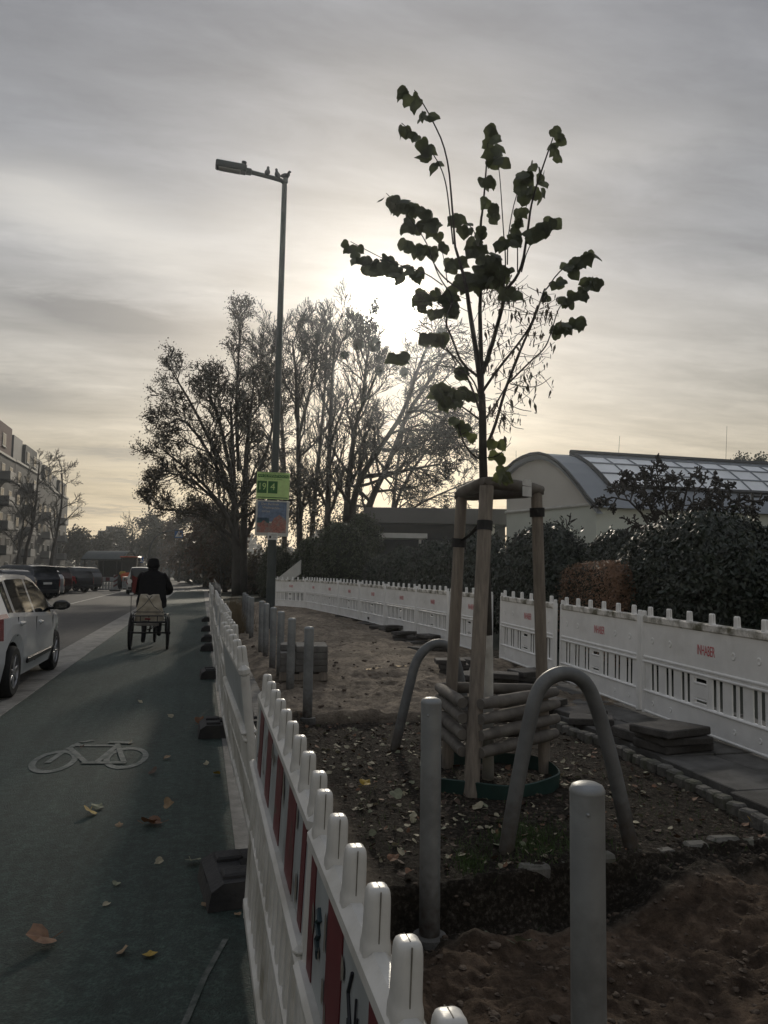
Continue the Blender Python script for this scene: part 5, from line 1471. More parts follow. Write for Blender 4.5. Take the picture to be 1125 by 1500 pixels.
bars(t, [(0, .235, w_*.93, .075)], 'dark_field', M_['dgreen'])
text_mesh('19', .24, M_['green'], 'lettering', .0005, t, XZ(0, (-.265, -.0095, -.035)) @ Matrix.Diagonal((.85, 1, 1, 1)))
text_mesh('4', .24, M_['green'], 'lettering', .0005, t, XZ(0, (-.005, -.0095, -.035)))
text_mesh('AM OLYMPIASTADION', .072, M_['green'], 'lettering', .0005, t, XZ(0, (0, -.0095, .235)) @ Matrix.Diagonal((.98, 1, 1, 1)))
text_mesh('Ihr Jubiläumsprogramm', .062, M_['dgreen'], 'lettering', .0005, t, XZ(0, (0, -.0068, .31)))
text_mesh('Dezember bis Januar', .052, M_['dgreen'], 'lettering', .0005, t, XZ(0, (0, -.0068, .165)))
t, w_, h_ = poster('market_poster', 'blue and red winter market poster, lower one on the lamp pole', 375, 732.5, 422.5, 786, M_['posterpaper'], -3)
bars(t, [(-.01, .16, w_*.86, h_*.56)], 'sky_field', M_['blueprint'])
bars(t, [(-.01, -.235, w_*.86, .24)], 'crowd_field', M_['redprint'])
b = MB(); b.prism([(-.02, -.12), (.04, .0), (.12, .05), (.17, .09), (.23, .05), (.31, .0), (.35, -.12)], .004, M=Matrix.Translation((0, -.0105, 0))); b.prism([(-.3, -.14), (-.2, -.05), (-.1, -.14)], .004, M=Matrix.Translation((0, -.0125, 0))); b.build('red_tent', M_['redprint'], t)
bars(t, [(-.22, -.06, .3, .14)], 'stall_field', M_['tealprint'])
text_mesh('Der Berliner', .085, M_['creamprint'], 'lettering', .0005, t, XZ(0, (-.06, -.0098, .345)))
text_mesh('Weihnachts-', .085, M_['creamprint'], 'lettering', .0005, t, XZ(0, (-.03, -.0098, .255)))
text_mesh('circus', .085, M_['creamprint'], 'lettering', .0005, t, XZ(0, (-.16, -.0098, .17)))
t2, w_, h_ = poster('paper_notice', 'small white notice stuck below the market poster', 392, 780, 406.5, 791, M_['label'], -3)
t2.location.y -= .02
bars(t2, [(-.06, -.02, .05, .06)], 'dark_field', M_['trim']); bars(t2, [(.03, .03, .15, .012), (.05, -.02, .08, .012)], 'dark_field', M_['log'])
# pedestrian crossing signs
SY = 92.0
c1 = atY(262, 782, SY); f0_ = atY(216, 838, SY)
t = thing('crossing_mast', 'curved mast holding a blue pedestrian crossing sign over the road', 'sign', (f0_.x, SY, 0))
b = MB(); O_ = Vector((f0_.x, SY, 0))
b.tube(smooth([O_, O_+Vector((0, 0, 3.4)), atY(224, 789, SY), atY(240, 778, SY), c1+Vector((.5, 0, .45))], 2), .075, 8); b.build('mast', M_['steel'], t, origin=O_)
def crossing(parent, c_, sz, O_):
    b = MB(); b.box(c_, (sz, .06, sz), ch=.01); p = b.build('sign_plate', M_['signblue'], parent, origin=O_)
    b = MB(); k = sz*.42; b.prism([(-k, -k*.85), (k, -k*.85), (0, k*.95)], .01, M=Matrix.Translation(c_-O_+Vector((0, -.036, 0)))); tr = b.build('white_triangle', M_['signwhite'], p)
    b = MB(); y = -.044; Q = c_-O_
    b.ball(Q+Vector((0, y, sz*.16)), (sz*.04, .006, sz*.04), 8, 5); b.tube([Q+Vector((0, y, sz*.12)), Q+Vector((0, y, -.06*sz))], sz*.035, 5)
    b.tube([Q+Vector((0, y, -.05*sz)), Q+Vector((-.1*sz, y, -.28*sz))], sz*.025, 5); b.tube([Q+Vector((0, y, -.05*sz)), Q+Vector((.1*sz, y, -.28*sz))], sz*.025, 5); b.tube([Q+Vector((-.09*sz, y, .02*sz)), Q+Vector((0, y, .09*sz)), Q+Vector((.09*sz, y, .0))], sz*.02, 5)
    b.build('walking_figure', M_['trim'], p)
crossing(t, c1, .95, O_)
c2 = atY(206, 820, 88); O2 = Vector((c2.x, 88, 0))
t = thing('crossing_sign', 'small blue pedestrian crossing sign on a post left of the van', 'sign', O2)
b = MB(); b.tube([O2, c2], .04, 8); b.build('post', M_['steel'], t, origin=O2); crossing(t, c2+Vector((0, -.06, 0)), .62, O2)

# ------------------------------------------------------------------ buildings on the left
def apartment(lab, y0, y1, zt, zp, wallm, penm, seed):
    r_ = random.Random(seed)
    X = -22.0; O = Vector((X, y0, 0)); Lg = y1-y0
    t = thing('apartment_block', lab, 'building', O, 0, 'apartment blocks along the left pavement')
    b = MB(); b.box((-6, Lg/2, zt/2), (12, Lg-.02, zt)); b.build('wall', M_[wallm], t)
    b = MB(); b.box((-.0, Lg/2, zt+.12), (.3, Lg, .24)); b.build('parapet', M_['frame'], t)
    b = MB(); b.box((-4.2, Lg*.70, (zt+zp)/2), (8, Lg*.52, zp-zt)); b.build('penthouse', M_[penm], t)
    b = MB(); b.box((-2.7, Lg*.22, (zt+zp)/2+.15), (4.5, Lg*.34, zp-zt+.3)); b.build('stair_tower', M_['darkclad'], t)
    nf = int(zt/2.75); bays = max(3, int(Lg/3.4)); w0 = None; ba0 = None
    for f in range(nf):
        for i in range(bays):
            z = 1.6+f*2.75; y = (i+.5)*Lg/bays
            if w0 is None:
                b = MB(); b.box((0, 0, 0), (.08, 1.5, 1.45)); b.box((.03, 0, -.8), (.2, 1.7, .08)); w = w0 = b.build('window', M_['frame'], t)
                b = MB()
                for s_ in (-.36, .36): b.box((.035, s_, .02), (.04, .62, 1.25))
                pn = b.build('pane', M_['winglass'], w0)
            else: w = dup(w0, t)
            w.location = (.0, y, z)
            if i % 3 == 1 and f > 0:
                if ba0 is None:
                    b = MB(); b.box((.55, 0, -1.25), (1.1, 2.6, .14)); ba = ba0 = b.build('balcony', M_['render'], t)
                    b = MB(); b.box((1.07, 0, -.72), (.05, 2.6, .9)); b.box((.53, -1.27, -.72), (1.03, .05, .9)); b.box((.53, 1.27, -.72), (1.03, .05, .9)); b.build('railing', M_['balcony'], ba0)
                else: ba = dup(ba0, t)
                ba.location = (0, y, z)
    for y in (Lg*.55, Lg*.85):
        w = dup(w0, t); w.location = (-.18, y, (zt+zp)/2)
    return t
apartment('grey apartment block with a brick red top storey, nearest on the left', 66, 98.4, 14.2, 17.9, 'render', 'brick', 1)
apartment('grey apartment block, second from the left edge', 98.6, 112, 14.3, 17.3, 'render', 'render', 2)
apartment('grey apartment block, third from the left edge', 112.2, 122.5, 13.6, 16.4, 'render', 'render', 3)
apartment('grey apartment block, farthest along the left side', 122.7, 136, 13.2, 15.6, 'render', 'render', 4)
def farblock(lab, px0, px1, ytop, D, mm, steps):
    a = deep(px0, ytop, D); e = deep(px1, ytop, D); c_ = (a+e)/2; wd = (e-a).length
    t = thing('distant_building', lab, 'building', (c_.x, c_.y, 0), -YAW)
    b = MB(); b.box((0, 6, c_.z/2), (wd, 12, c_.z)); b.build('wall', M_[mm], t)
    for (u, ww, hh) in steps:
        b = MB(); b.box((u*wd, 5, c_.z+hh/2), (ww*wd, 8, hh)); b.build('roof_box', M_['darkclad'], t)
    w0 = None
    for i in range(6):
        for f in range(3):
            if w0 is None:
                b = MB(); b.box((0, 0, 0), (1.4, .1, 1.5)); w = w0 = b.build('window', M_['winglass'], t)
            else: w = w0.copy(); COL.objects.link(w)
            w.location = (-wd*.42+i*wd*.168, 0, c_.z-2.2-f*3)
farblock('dark flat roofed building far off above the shelter', 120, 166, 790, 170, 'darkclad', [(.1, .3, 2.0), (.3, .2, 3.0)])
farblock('pale house far down the road beside the vanishing point', 228, 252, 800, 190, 'render', [(.0, .5, 1.5)])

# ------------------------------------------------------------------ hall and low building on the right
EV = deep(873, 738, 38); LFT = deep(742, 738, 44); ax = Vector((math.sin(R(88.5)), math.cos(R(88.5)), 0))
hall = thing('sports_hall', 'pale hall with an arched blue grey roof and a glazed roof strip', 'building', (EV.x, EV.y, 0)); HO = Vector((EV.x, EV.y, 0))
arc_px = [(742, 699), (750, 690), (760, 681), (772, 674), (785, 669.5), (797, 668.5), (810, 672), (825, 682), (840, 697), (855, 715), (866, 730), (873, 738)]
arc = [plane_hit(x, y, LFT, EV) for x, y in arc_px]
zb = EV.z
b = MB()
lo_ = [Vector((LFT.x, LFT.y, zb)), Vector((EV.x, EV.y, zb))]
poly = [lo_[0]]+arc
b.add(poly+[p+ax*.4 for p in poly], [tuple(range(len(poly)))]); b.build('gable', M_['hallgable'], hall, origin=HO)
b = MB()
A, B = lo_; LEN = 34
b.add([Vector((A.x, A.y, -.1)), Vector((B.x, B.y, -.1)), B, A], [(0, 1, 2, 3)])
Bq = B+ax*LEN
b.add([Vector((B.x, B.y, -.1)), Vector((Bq.x, Bq.y, -.1)), Bq, B], [(0, 1, 2, 3)])
Aq = A+ax*LEN
b.add([Vector((A.x, A.y, -.1)), Vector((Aq.x, Aq.y, -.1)), Aq, A], [(0, 1, 2, 3)])
b.add([Vector((Aq.x, Aq.y, -.1)), Vector((Bq.x, Bq.y, -.1)), Bq, Aq], [(0, 1, 2, 3)]); b.build('wall', M_['hallwall'], hall, origin=HO)
b = MB(); d = (B-A).normalized(); nn = Vector((d.y, -d.x, 0))
b.tube([A+nn*.06, B+nn*.06, B+nn*.06+ax*LEN], .09, 6); b.build('ledge', M_['concrete'], hall, origin=HO)
up_ = Vector((0, 0, .16)); arc.append(arc[-1]+d*.35+Vector((0, 0, -.35)))
b = MB()
for p, q in zip(arc[:-1], arc[1:]):
    o_ = -ax*.25
    b.add([p+o_+up_, q+o_+up_, q+up_+ax*LEN, p+up_+ax*LEN], [(0, 1, 2, 3)]); b.add([p+o_+up_, q+o_+up_, q+o_-up_*1.0, p+o_-up_*1.0], [(0, 1, 2, 3)])
    b.add([p+o_-up_, q+o_-up_, q-up_*1.0+ax*.1, p-up_*1.0+ax*.1], [(0, 1, 2, 3)])
b.build('roof', M_['hallroof'], hall, origin=HO, smooth=False)
b = MB(); b.tube([p-ax*.3+up_ for p in arc], .09, 6); b.build('verge_trim', M_['steel'], hall, origin=HO)
# glazed strip: follows the vault between two heights, laid proud of the roof
g0, g1 = arc[5], arc[10]
gp = [arc[5].lerp(arc[6], .2), arc[6], arc[7], arc[8], arc[9]]
off = Vector((nn.x*.16, nn.y*.16, .21)); s0 = 1.7
b = MB(); fr = MB(); nb = 22
for k in range(nb):
    x0 = s0+k*(LEN-s0-1)/nb; x1 = s0+(k+1)*(LEN-s0-1)/nb
    for p, q in zip(gp[:-1], gp[1:]): b.add([p+off+ax*x0, q+off+ax*x0, q+off+ax*x1, p+off+ax*x1], [(0, 1, 2, 3)])
    fr.tube([p+off*1.1+ax*x0 for p in gp], .045, 4)
for i, p in enumerate(gp): fr.tube([p+off*1.1+ax*s0, p+off*1.1+ax*(LEN-1)], .05 if i else .14, 4)
b.build('roof_glazing', M_['hallglass'], hall, origin=HO); fr.build('glazing_bars', M_['hallroof'], hall, origin=HO)
b = MB(); b.tube([p+off*.8+ax*(s0-.1) for p in gp], .14, 5); b.tube([gp[0]+off+Vector((0, 0, .1))+ax*(s0-.1), gp[0]+off+Vector((0, 0, .1))+ax*(LEN-1)], .16, 6); b.tube([gp[-1]+off*.9+ax*s0, gp[-1]+off*.9+ax*(LEN-1)], .12, 5)
for k in range(1): b.add([p+ax*(s0)+off*.95 for p in gp]+[p+ax*s0 for p in reversed(gp)], [tuple(range(2*len(gp)))])
b.build('glazing_edge', M_['steel'], hall, origin=HO)
for px, py, hgt in ((738, 665, 1.3), (756, 668, .9), (905, 668, 1.8), (1063, 668, 2.4)):
    p = deep(px, py+14, 46); b = MB(); b.tube([p, p+Vector((.15 if px > 800 else 0, 0, hgt))], .012, 4); b.build('aerial', M_['steel'], hall, origin=HO)
# low flat building between the bare trees and the hall
fa, fb = deep(540, 744, 46), deep(742, 744, 46); FO = Vector((fa.x, fa.y, 0)); fd = (fb-fa); fw = fd.xy.length; fr_ = math.atan2(fd.y, fd.x)
t = thing('low_building', 'low flat roofed building with a grey fascia and a pale canopy left of the hall', 'building', FO, fr_)
zt = fa.z
b = MB(); b.box((fw/2, 4, zt-.45), (fw+.6, 9, .9)); b.build('fascia', M_['flat'], t)
b = MB(); b.box((fw/2, 4.5, (zt-.9)/2), (fw, 8, zt-.9)); b.build('wall', M_['darkclad'], t)
b = MB(); b.box((1.2, -1.4, zt-1.75), (4.4, 1.9, .28)); b.build('canopy', M_['concrete'], t)
for x in (-.6, 3.0):
    b = MB(); b.box((x, -2.1, (zt-1.9)/2), (.14, .14, zt-1.9)); b.build('canopy_post', M_['concrete'], t)
for x, ww in ((.4, 1.6), (2.4, 1.6), (4.6, 2.0)):
    b = MB(); b.box((x, .46, 2.0), (ww, .1, 1.3)); b.build('window', M_['winglass'], t)
b = MB(); b.box((2.0, .47, .9), (3.8, .1, .7)); b.build('red_panel', M_['brick'], t)
b = MB(); b.box((fw-.9, .3, (zt-.9)/2), (.4, .6, zt-.9)); b.build('pier', M_['concrete'], t)
for x in (1.6, 3.3, 4.6):
    b = MB(); b.tube([(x, .5, zt), (x, .5, zt+.9)], .02, 4); b.build('roof_rod', M_['steel'], t)
# sloping pale concrete stair wall beyond the end of the barrier
sa = deep(402, 862, 36); SO = Vector((sa.x, sa.y, .1))
t = MB(); w_ = 36/F
t.prism([(0, 0), (0, 1.05), (.2, 1.15), (38*w_, 62*w_), (38*w_, 42*w_), (16*w_, 24*w_), (12*w_, 0)], .3, M=Matrix.Rotation(-YAW, 4, 'Z'))
o = t.build('stair_wall', M_['concrete']); o.location = SO; tag(o, 'sloping pale concrete stair wall beside the lamp pole', 'wall')
b = MB(); bl = deep(1104, 760, 30); b.tube([Vector((bl.x, bl.y, 0)), deep(1102, 722, 30)], .05, 8)
t = thing('path_lamp', 'small dark path lamp in front of the hall at the right edge', 'street lamp', (bl.x, bl.y, 0)); o = b.build('post', M_['steel'], t, origin=(bl.x, bl.y, 0))
p = deep(1108, 727, 30); b = MB(); b.box(p, (.36, .2, .09), ch=.03); b.build('lamp_head', M_['steel'], t, origin=(bl.x, bl.y, 0))

# ------------------------------------------------------------------ trees
def rdir(d, ang, rr):
    u = d.orthogonal().normalized(); v = d.cross(u); a = rr.uniform(0, 2*math.pi)
    return (d*math.cos(ang)+(u*math.cos(a)+v*math.sin(a))*math.sin(ang)).normalized()
class Grow:
    def __init__(s, seed, trop=.12, wob=.14): s.r = random.Random(seed); s.b = MB(); s.tips = []; s.trop = trop; s.wob = wob; s.rmin = .017
    def limb(s, p, d, ln, r0, lvl, spec):
        k = 5 if lvl < 2 else 4; pts = [p]; rad = [r0]; r1 = r0*(.45 if lvl < len(spec) else .35); dd = d.copy()
        for i in range(k):
            dd = (dd+Vector((s.r.gauss(0, s.wob), s.r.gauss(0, s.wob), s.r.gauss(0, s.wob*.7)+s.trop))).normalized()
            pts.append(pts[-1]+dd*(ln/k)); rad.append(r0+(r1-r0)*(i+1)/k)
        s.b.tube(pts, [max(q, s.rmin) for q in rad], 6 if lvl < 2 else 3, caps=False)
        s.kids(pts, rad, ln, lvl, spec)
    def kids(s, pts, rad, ln, lvl, spec, f0=.25):
        if lvl >= len(spec): s.tips.append((pts[-1], (pts[-1]-pts[-2]).normalized(), pts[len(pts)//2])); return
        n, lr, ang = spec[lvl]; k = len(pts)-1
        for i in range(n):
            f = f0+(1-f0)*(i+s.r.random())/n; q = min(k-1, int(f*k)); u = f*k-q
            p = pts[q].lerp(pts[q+1], u); d = (pts[q+1]-pts[q]).normalized()
            s.limb(p, rdir(d, R(ang*s.r.uniform(.6, 1.35)), s.r), ln*lr*(1.15-.5*f)*s.r.uniform(.75, 1.2), (rad[q]*(1-u)+rad[q+1]*u)*s.r.uniform(.45, .62), lvl+1, spec)
def leafcloud(tips, per, spread, size, rr, b=None):
    b = b or MB()
    for p, d, m_ in tips:
        for i in range(per):
            q = m_.lerp(p, rr.random())+Vector((rr.gauss(0, spread), rr.gauss(0, spread), rr.gauss(0, spread)))
            n = Vector((rr.gauss(0, 1), rr.gauss(0, 1), rr.gauss(0, 1))).normalized(); t = n.orthogonal().normalized(); s_ = n.cross(t); z = size*rr.uniform(.6, 1.3)
            b.add([q-t*z, q+s_*z*.55, q+t*z, q-s_*z*.55], [(0, 1, 2, 3)])
    return b
def stem_tree(name, lab, stems, base, seed, spec, leaves=None, group=None, trop=.1, wob=.13, bark='barkfar', mist=()):
    """stems: list of (pixel line, depth, r0, r1); each grows its own side branches"""
    t = thing(name, lab, 'tree', base, 0, group)
    tr = MB(); g = Grow(seed, trop, wob)
    for pl, D, r0, r1, ln in stems:
        P = [deep(x, y, D[0]+(D[1]-D[0])*i/max(1, len(pl)-1)) for i, (x, y) in enumerate(pl)]
        P = smooth(P, 1); k = len(P)
        rad = [r0+(r1-r0)*(i/(k-1))**.8 for i in range(k)]
        tr.tube(P, rad, 9); g.kids(P, rad, ln, 0, spec, .2)
    tr.build('trunk', M_[bark], t, origin=base, smooth=True)
    g.b.build('crown', M_[bark], t, origin=base)
    if leaves:
        per, sp, sz, lm = leaves
        leafcloud(g.tips, per, sp, sz, g.r).build('leaves', M_[lm], t, origin=base)
    for (x, y, D, rr) in mist:
        c_ = deep(x, y, D); b = MB()
        for i in range(420):
            d = Vector((g.r.gauss(0, 1), g.r.gauss(0, 1), g.r.gauss(0, 1))).normalized()
            a = c_+d*rr*g.r.uniform(.2, .7); e = c_+d*rr*g.r.uniform(.75, 1.1)+Vector((g.r.gauss(0, .06), g.r.gauss(0, .06), g.r.gauss(0, .06)))
            n = d.orthogonal().normalized()*.035
            b.add([a-n, a+n, e+n*1.6, e-n*1.6], [(0, 1, 2, 3)])
        o = b.build('mistletoe', M_['mistle'], None, origin=c_); tag(o, 'round mistletoe ball in the bare trees below the sun', 'mistletoe', 'mistletoe balls in the bare trees')
    return t
def auto_tree(name, lab, px, pybase, D, hpx, seed, spec, r0=.18, lean=0.0, leaves=None, group=None, trop=.1, trunk=.35, bark='barkfar', ln=None, wob=.13):
    base = deep(px, pybase, D); base.z = 0; h = hpx*D/F+1.45
    rr = random.Random(seed); t = thing(name, lab, 'tree', base, 0, group)
    P = [base, base+Vector((rr.gauss(0, .1), 0, h*.2))]
    for f in (.4, .6, .8): P.append(base+Vector((lean*h*f+rr.gauss(0, .12), rr.gauss(0, .15), h*f)))
    P = smooth(P, 1); k = len(P); rad = [r0*(1-.75*i/(k-1)) for i in range(k)]
    b = MB(); b.tube(P, rad, 9); b.build('trunk', M_[bark], t, origin=base, smooth=True)
    g = Grow(seed+1, trop, wob); g.kids(P, rad, ln or h*.5, 0, spec, trunk)
    g.b.build('crown', M_[bark], t, origin=base)
    if leaves:
        per, sp, sz, lm = leaves; leafcloud(g.tips, per, sp, sz, rr).build('leaves', M_[lm], t, origin=base)
    return t
S4 = [(9, .62, 46), (7, .55, 45), (6, .5, 42), (5, .5, 40)]
base = deep(352, 870, 45); base.z = 0
stem_tree('leafy_tree', 'wide dark tree still in brown leaf left of the lamp pole', [
    ([(346, 872), (345, 780), (342, 700), (340, 640), (338, 588)], (45, 45), .30, .05, 4.4),
    ([(356, 872), (357, 780), (360, 680), (365, 620), (372, 562)], (46, 47), .30, .05, 5.0),
    ([(350, 800), (325, 740), (290, 700), (240, 660)], (45, 43), .16, .04, 4.0),
    ([(350, 760), (320, 670), (280, 590), (255, 550)], (45, 46), .16, .04, 4.4),
    ([(344, 790), (310, 760), (270, 748), (225, 745)], (45, 46), .13, .03, 3.2),
    ([(345, 770), (300, 715), (255, 690), (228, 702)], (45, 44), .13, .03, 3.4),
    ([(345, 740), (300, 650), (265, 610), (246, 622)], (45, 43.5), .13, .03, 3.6),
    ([(356, 760), (385, 740), (410, 720), (430, 720)], (46, 47), .12, .03, 4.4),
    ([(350, 690), (345, 600), (350, 520), (352, 470)], (45.5, 47), .13, .03, 5.2),
    ([(352, 740), (380, 690), (400, 630), (405, 560)], (46, 48), .16, .04, 4.6),
    ([(340, 700), (318, 600), (308, 585), (310, 560)], (45, 44), .14, .03, 3.4)], base, 3,
    [(15, .5, 46), (8, .5, 46), (6, .5, 42)], leaves=(4, .17, .06, 'oakleaf'), trop=.08)
base = deep(462, 860, 48); base.z = 0
SB = [(18, .5, 42), (9, .55, 42), (7, .52, 40)]
stem_tree('bare_tree', 'bare upright tree right behind the lamp pole', [
    ([(440, 850), (438, 733), (437, 619), (434, 550), (428, 497)], (48, 48), .24, .04, 6.2),
    ([(437, 640), (455, 570), (465, 530), (463, 490)], (48, 50), .13, .03, 5.2)], base, 14, SB, trop=.14)
base = deep(480, 860, 47); base.z = 0
stem_tree('bare_tree', 'bare tree with mistletoe balls left of the sun', [
    ([(479, 850), (480, 761), (482, 676), (485, 591), (488, 530), (492, 482)], (47, 47), .27, .04, 6.6),
    ([(505, 850), (508, 733), (514, 676), (522, 613), (539, 579), (554, 542)], (47, 46), .27, .05, 5.6),
    ([(531, 592), (536, 535), (541, 510), (538, 478)], (46, 46), .12, .03, 4.6)], base, 15, SB, trop=.12,
    mist=((549, 505, 46, .40), (525, 505, 46.5, .32), (556, 542, 46, .26), (592, 545, 46, .24), (647, 488, 46, .32), (505, 520, 47, .2)))
base = deep(520, 860, 46); base.z = 0
stem_tree('bare_tree', 'bare tree with two thick trunks leaning right towards the young tree', [
    ([(512, 850), (516, 745), (525, 704), (559, 653), (593, 602), (616, 528), (636, 490)], (46, 45), .27, .06, 6.0),
    ([(530, 850), (538, 750), (548, 722), (571, 676), (598, 602), (627, 562), (650, 520)], (46, 46.5), .29, .06, 6.0),
    ([(528, 699), (576, 693), (610, 686), (645, 680)], (46, 45), .17, .04, 4.6),
    ([(596, 604), (625, 600), (655, 620), (678, 660)], (45.5, 44), .1, .02, 4.0),
    ([(560, 660), (600, 655), (640, 640), (672, 640)], (46, 47), .1, .02, 4.0)], base, 16, [(17, .5, 50), (9, .55, 46), (7, .52, 44)], trop=.01)
base = deep(430, 860, 57); base.z = 0
stem_tree('bare_tree', 'bare tree with fine upright twigs farther back behind the lamp pole', [
    ([(416, 850), (418, 720), (412, 600), (408, 545), (406, 502)], (57, 57), .24, .04, 6.4),
    ([(452, 850), (460, 740), (470, 640), (477, 560), (479, 500)], (58, 59), .24, .04, 6.6),
    ([(418, 700), (400, 620), (392, 560), (386, 525)], (57, 56), .14, .03, 5.6)], base, 24, SB, trop=.13)
base = deep(566, 860, 54); base.z = 0
stem_tree('bare_tree', 'low spreading bare tree with drooping twigs above the low building', [
    ([(560, 850), (570, 770), (592, 705), (632, 650), (668, 622)], (54, 53), .2, .04, 5.2),
    ([(566, 780), (606, 742), (648, 722), (690, 705)], (54, 53), .13, .03, 4.4),
    ([(575, 750), (585, 660), (600, 580), (612, 520)], (54, 56), .14, .03, 5.2)], base, 25, [(15, .5, 52), (9, .55, 48), (6, .52, 46)], trop=-.02)
S3 = [(10, .6, 48), (7, .55, 46), (7, .5, 44)]
for i, (px, yb, D, hp, lab) in enumerate(((38, 838, 66, 205, 'bare street tree in front of the nearest apartment block'), (75, 838, 72, 185, 'bare street tree with a forked crown right of the taller one on the left pavement'), (24, 838, 80, 120, 'small bare tree close to the left edge behind the parked cars'))):
    auto_tree('street_tree', lab, px, yb, D, hp, 40+i, S3, r0=.2, lean=.06, group='bare trees on the left pavement', trop=.05, ln=5.2)
SD = [(11, .55, 48), (7, .55, 46), (5, .5, 44)]
far = ((190, 840, 120, 88, 'bare tree with a spreading crown above the shelter', None), (150, 840, 130, 50, 'low dark tree behind the parked cars far away', 'oakleaf'), (112, 840, 125, 60, 'dark tree at the end of the apartment blocks', 'oakleaf'), (218, 840, 125, 80, 'olive leafed tree behind the crossing mast', 'oakleaf'), (170, 840, 150, 62, 'dark tree far behind the shelter', 'oakleaf'), (236, 840, 140, 70, 'half bare tree right of the crossing mast', None))
for i, (px, yb, D, hp, lab, lm) in enumerate(far):
    auto_tree('distant_tree', lab, px, yb, D, hp, 60+i, SD, r0=.28, group='trees at the end of the road', leaves=(8, .6, .26, lm) if lm else None, ln=hp*D/F*.6, wob=.16)
rowr = ((330, 850, 56, 70, 'rusty low tree among the trunks of the wide dark tree'), (310, 846, 95, 70, 'dark brown tree deep in the row right of the road'), (262, 844, 110, 82, 'rusty leafed tree below the crossing sign'), (282, 846, 88, 96, 'brown leafed tree in the row right of the road, second nearest'), (300, 848, 72, 100, 'brown leafed tree in the row right of the road, nearest the wide dark tree'), (318, 850, 62, 95, 'brown leafed tree half behind the wide dark tree'), (248, 843, 135, 66, 'small brown tree farthest along the right of the road'))
M_['rust'] = leafmat('rusty_crown_leaf', (.075, .042, .024), .2, sc=1.5)
for i, (px, yb, D, hp, lab) in enumerate(rowr):
    auto_tree('roadside_tree', lab, px, yb, D, hp, 80+i, SD, r0=.2, group='brown trees along the right of the road', leaves=(9, .45, .2, 'rust' if i % 2 == 0 else 'oakleaf'), ln=hp*D/F*.55, trunk=.12)
# ------------------------------------------------------------------ hedges and shrubs
def bush(name, lab, px0, px1, ytop, D, seed, m='laurel', n=5200, depth=1.4, lsz=.07, group=None, box=False, rough=.42):
    a = deep(px0, ytop, D); e = deep(px1, ytop, D); c_ = (a+e)/2; rx = (e-a).length/2; h = c_.z
    base = Vector((c_.x, c_.y, 0)); rr = random.Random(seed); t = thing(name, lab, 'bush', base, -YAW*0, group)
    pw = .18 if box else .52
    def surf(th, u, k):     # th around, u 0..1 up
        prof = (1-u**(16 if box else 3.2))**(.5) if u < 1 else 0
        prof = max(prof, .0)*(.86+.14*math.sin(min(1, u*3)*math.pi/2))
        cx = math.copysign(abs(math.cos(th))**pw, math.cos(th)); cy = math.copysign(abs(math.sin(th))**pw, math.sin(th))
        k = k*(1+rough*(fbm(th*1.6+seed, u*3.2, 3, seed)-.45))
        return Vector((rx*prof*cx*k, depth*prof*cy*k, h*u*(.9+.1*k)))
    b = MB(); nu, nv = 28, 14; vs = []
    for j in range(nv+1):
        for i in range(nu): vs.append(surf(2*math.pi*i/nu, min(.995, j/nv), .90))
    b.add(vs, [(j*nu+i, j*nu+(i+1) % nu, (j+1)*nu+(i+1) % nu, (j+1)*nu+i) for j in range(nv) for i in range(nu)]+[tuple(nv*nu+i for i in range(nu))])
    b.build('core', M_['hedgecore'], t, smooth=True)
    b = MB()
    for i in range(n):
        x_ = rr.uniform(-1, 1); th = math.acos(math.copysign(abs(x_)**(1/pw), x_)); th = -th if rr.random() < .8 else th
        if rr.random() < .25: th = rr.uniform(math.pi*.9, math.pi*2.1)
        if rr.random() < .33:
            y_ = rr.uniform(-1, 1); th = math.asin(math.copysign(abs(y_)**(1/pw), y_)); th = math.pi-th if rr.random() < .8 else th
        th %= 2*math.pi; u = rr.random()**.75
        p = surf(th, u*.995, rr.uniform(.88, 1.05)+(.10*rr.random() if rr.random() < .12 else 0))
        o_ = Vector((p.x/rx/rx, p.y/depth/depth, (p.z-h*.3)/h/h)).normalized()
        nrm = (o_+Vector((rr.gauss(0, .6), rr.gauss(0, .6), rr.gauss(.25, .6)))).normalized(); tt = (nrm.orthogonal()*rr.gauss(0, 1)+nrm.cross(nrm.orthogonal())*rr.gauss(0, 1)).normalized(); s_ = nrm.cross(tt); z = lsz*rr.uniform(.6, 1.25)
        b.add([p-tt*z, p-tt*z*.2+s_*z*.42, p+tt*z, p-tt*z*.2-s_*z*.42], [(0, 1, 2, 3)])
    for i in range(0 if box else 46):          # stray shoots above the outline
        th = rr.uniform(math.pi, 2*math.pi); u = rr.uniform(.55, .97); p = surf(th, u, 1.0); d = Vector((p.x/rx*.5, p.y/depth*.5, 1)).normalized(); ln_ = rr.uniform(.08, .26)*h/2.6
        for k in range(6):
            q = p+d*ln_*k/5; a_ = rr.uniform(0, 6.28); tt = Vector((math.cos(a_), math.sin(a_), .7)).normalized(); s_ = tt.cross(Vector((rr.gauss(0, 1), rr.gauss(0, 1), 1))).normalized(); z = lsz*.9
            b.add([q, q+tt*z+s_*z*.4, q+tt*z*2, q+tt*z-s_*z*.4], [(0, 1, 2, 3)])
    b.build('foliage', M_[m], t)
    return t
GH = 'clipped bushes behind the white barrier'
bush('laurel_bush', 'largest dark laurel bush, on the right behind the white barrier', 922, 1118, 752, 12.5, 1, n=15000, depth=1.7, lsz=.05, group=GH)
bush('laurel_bush', 'rounded dark bush between the tree stakes', 738, 852, 768, 17, 2, n=9000, depth=1.6, lsz=.05, group=GH)
bush('laurel_bush', 'small dark bush rising behind the brown hedge', 862, 945, 776, 20, 3, n=6000, depth=1.4, lsz=.055, group=GH)
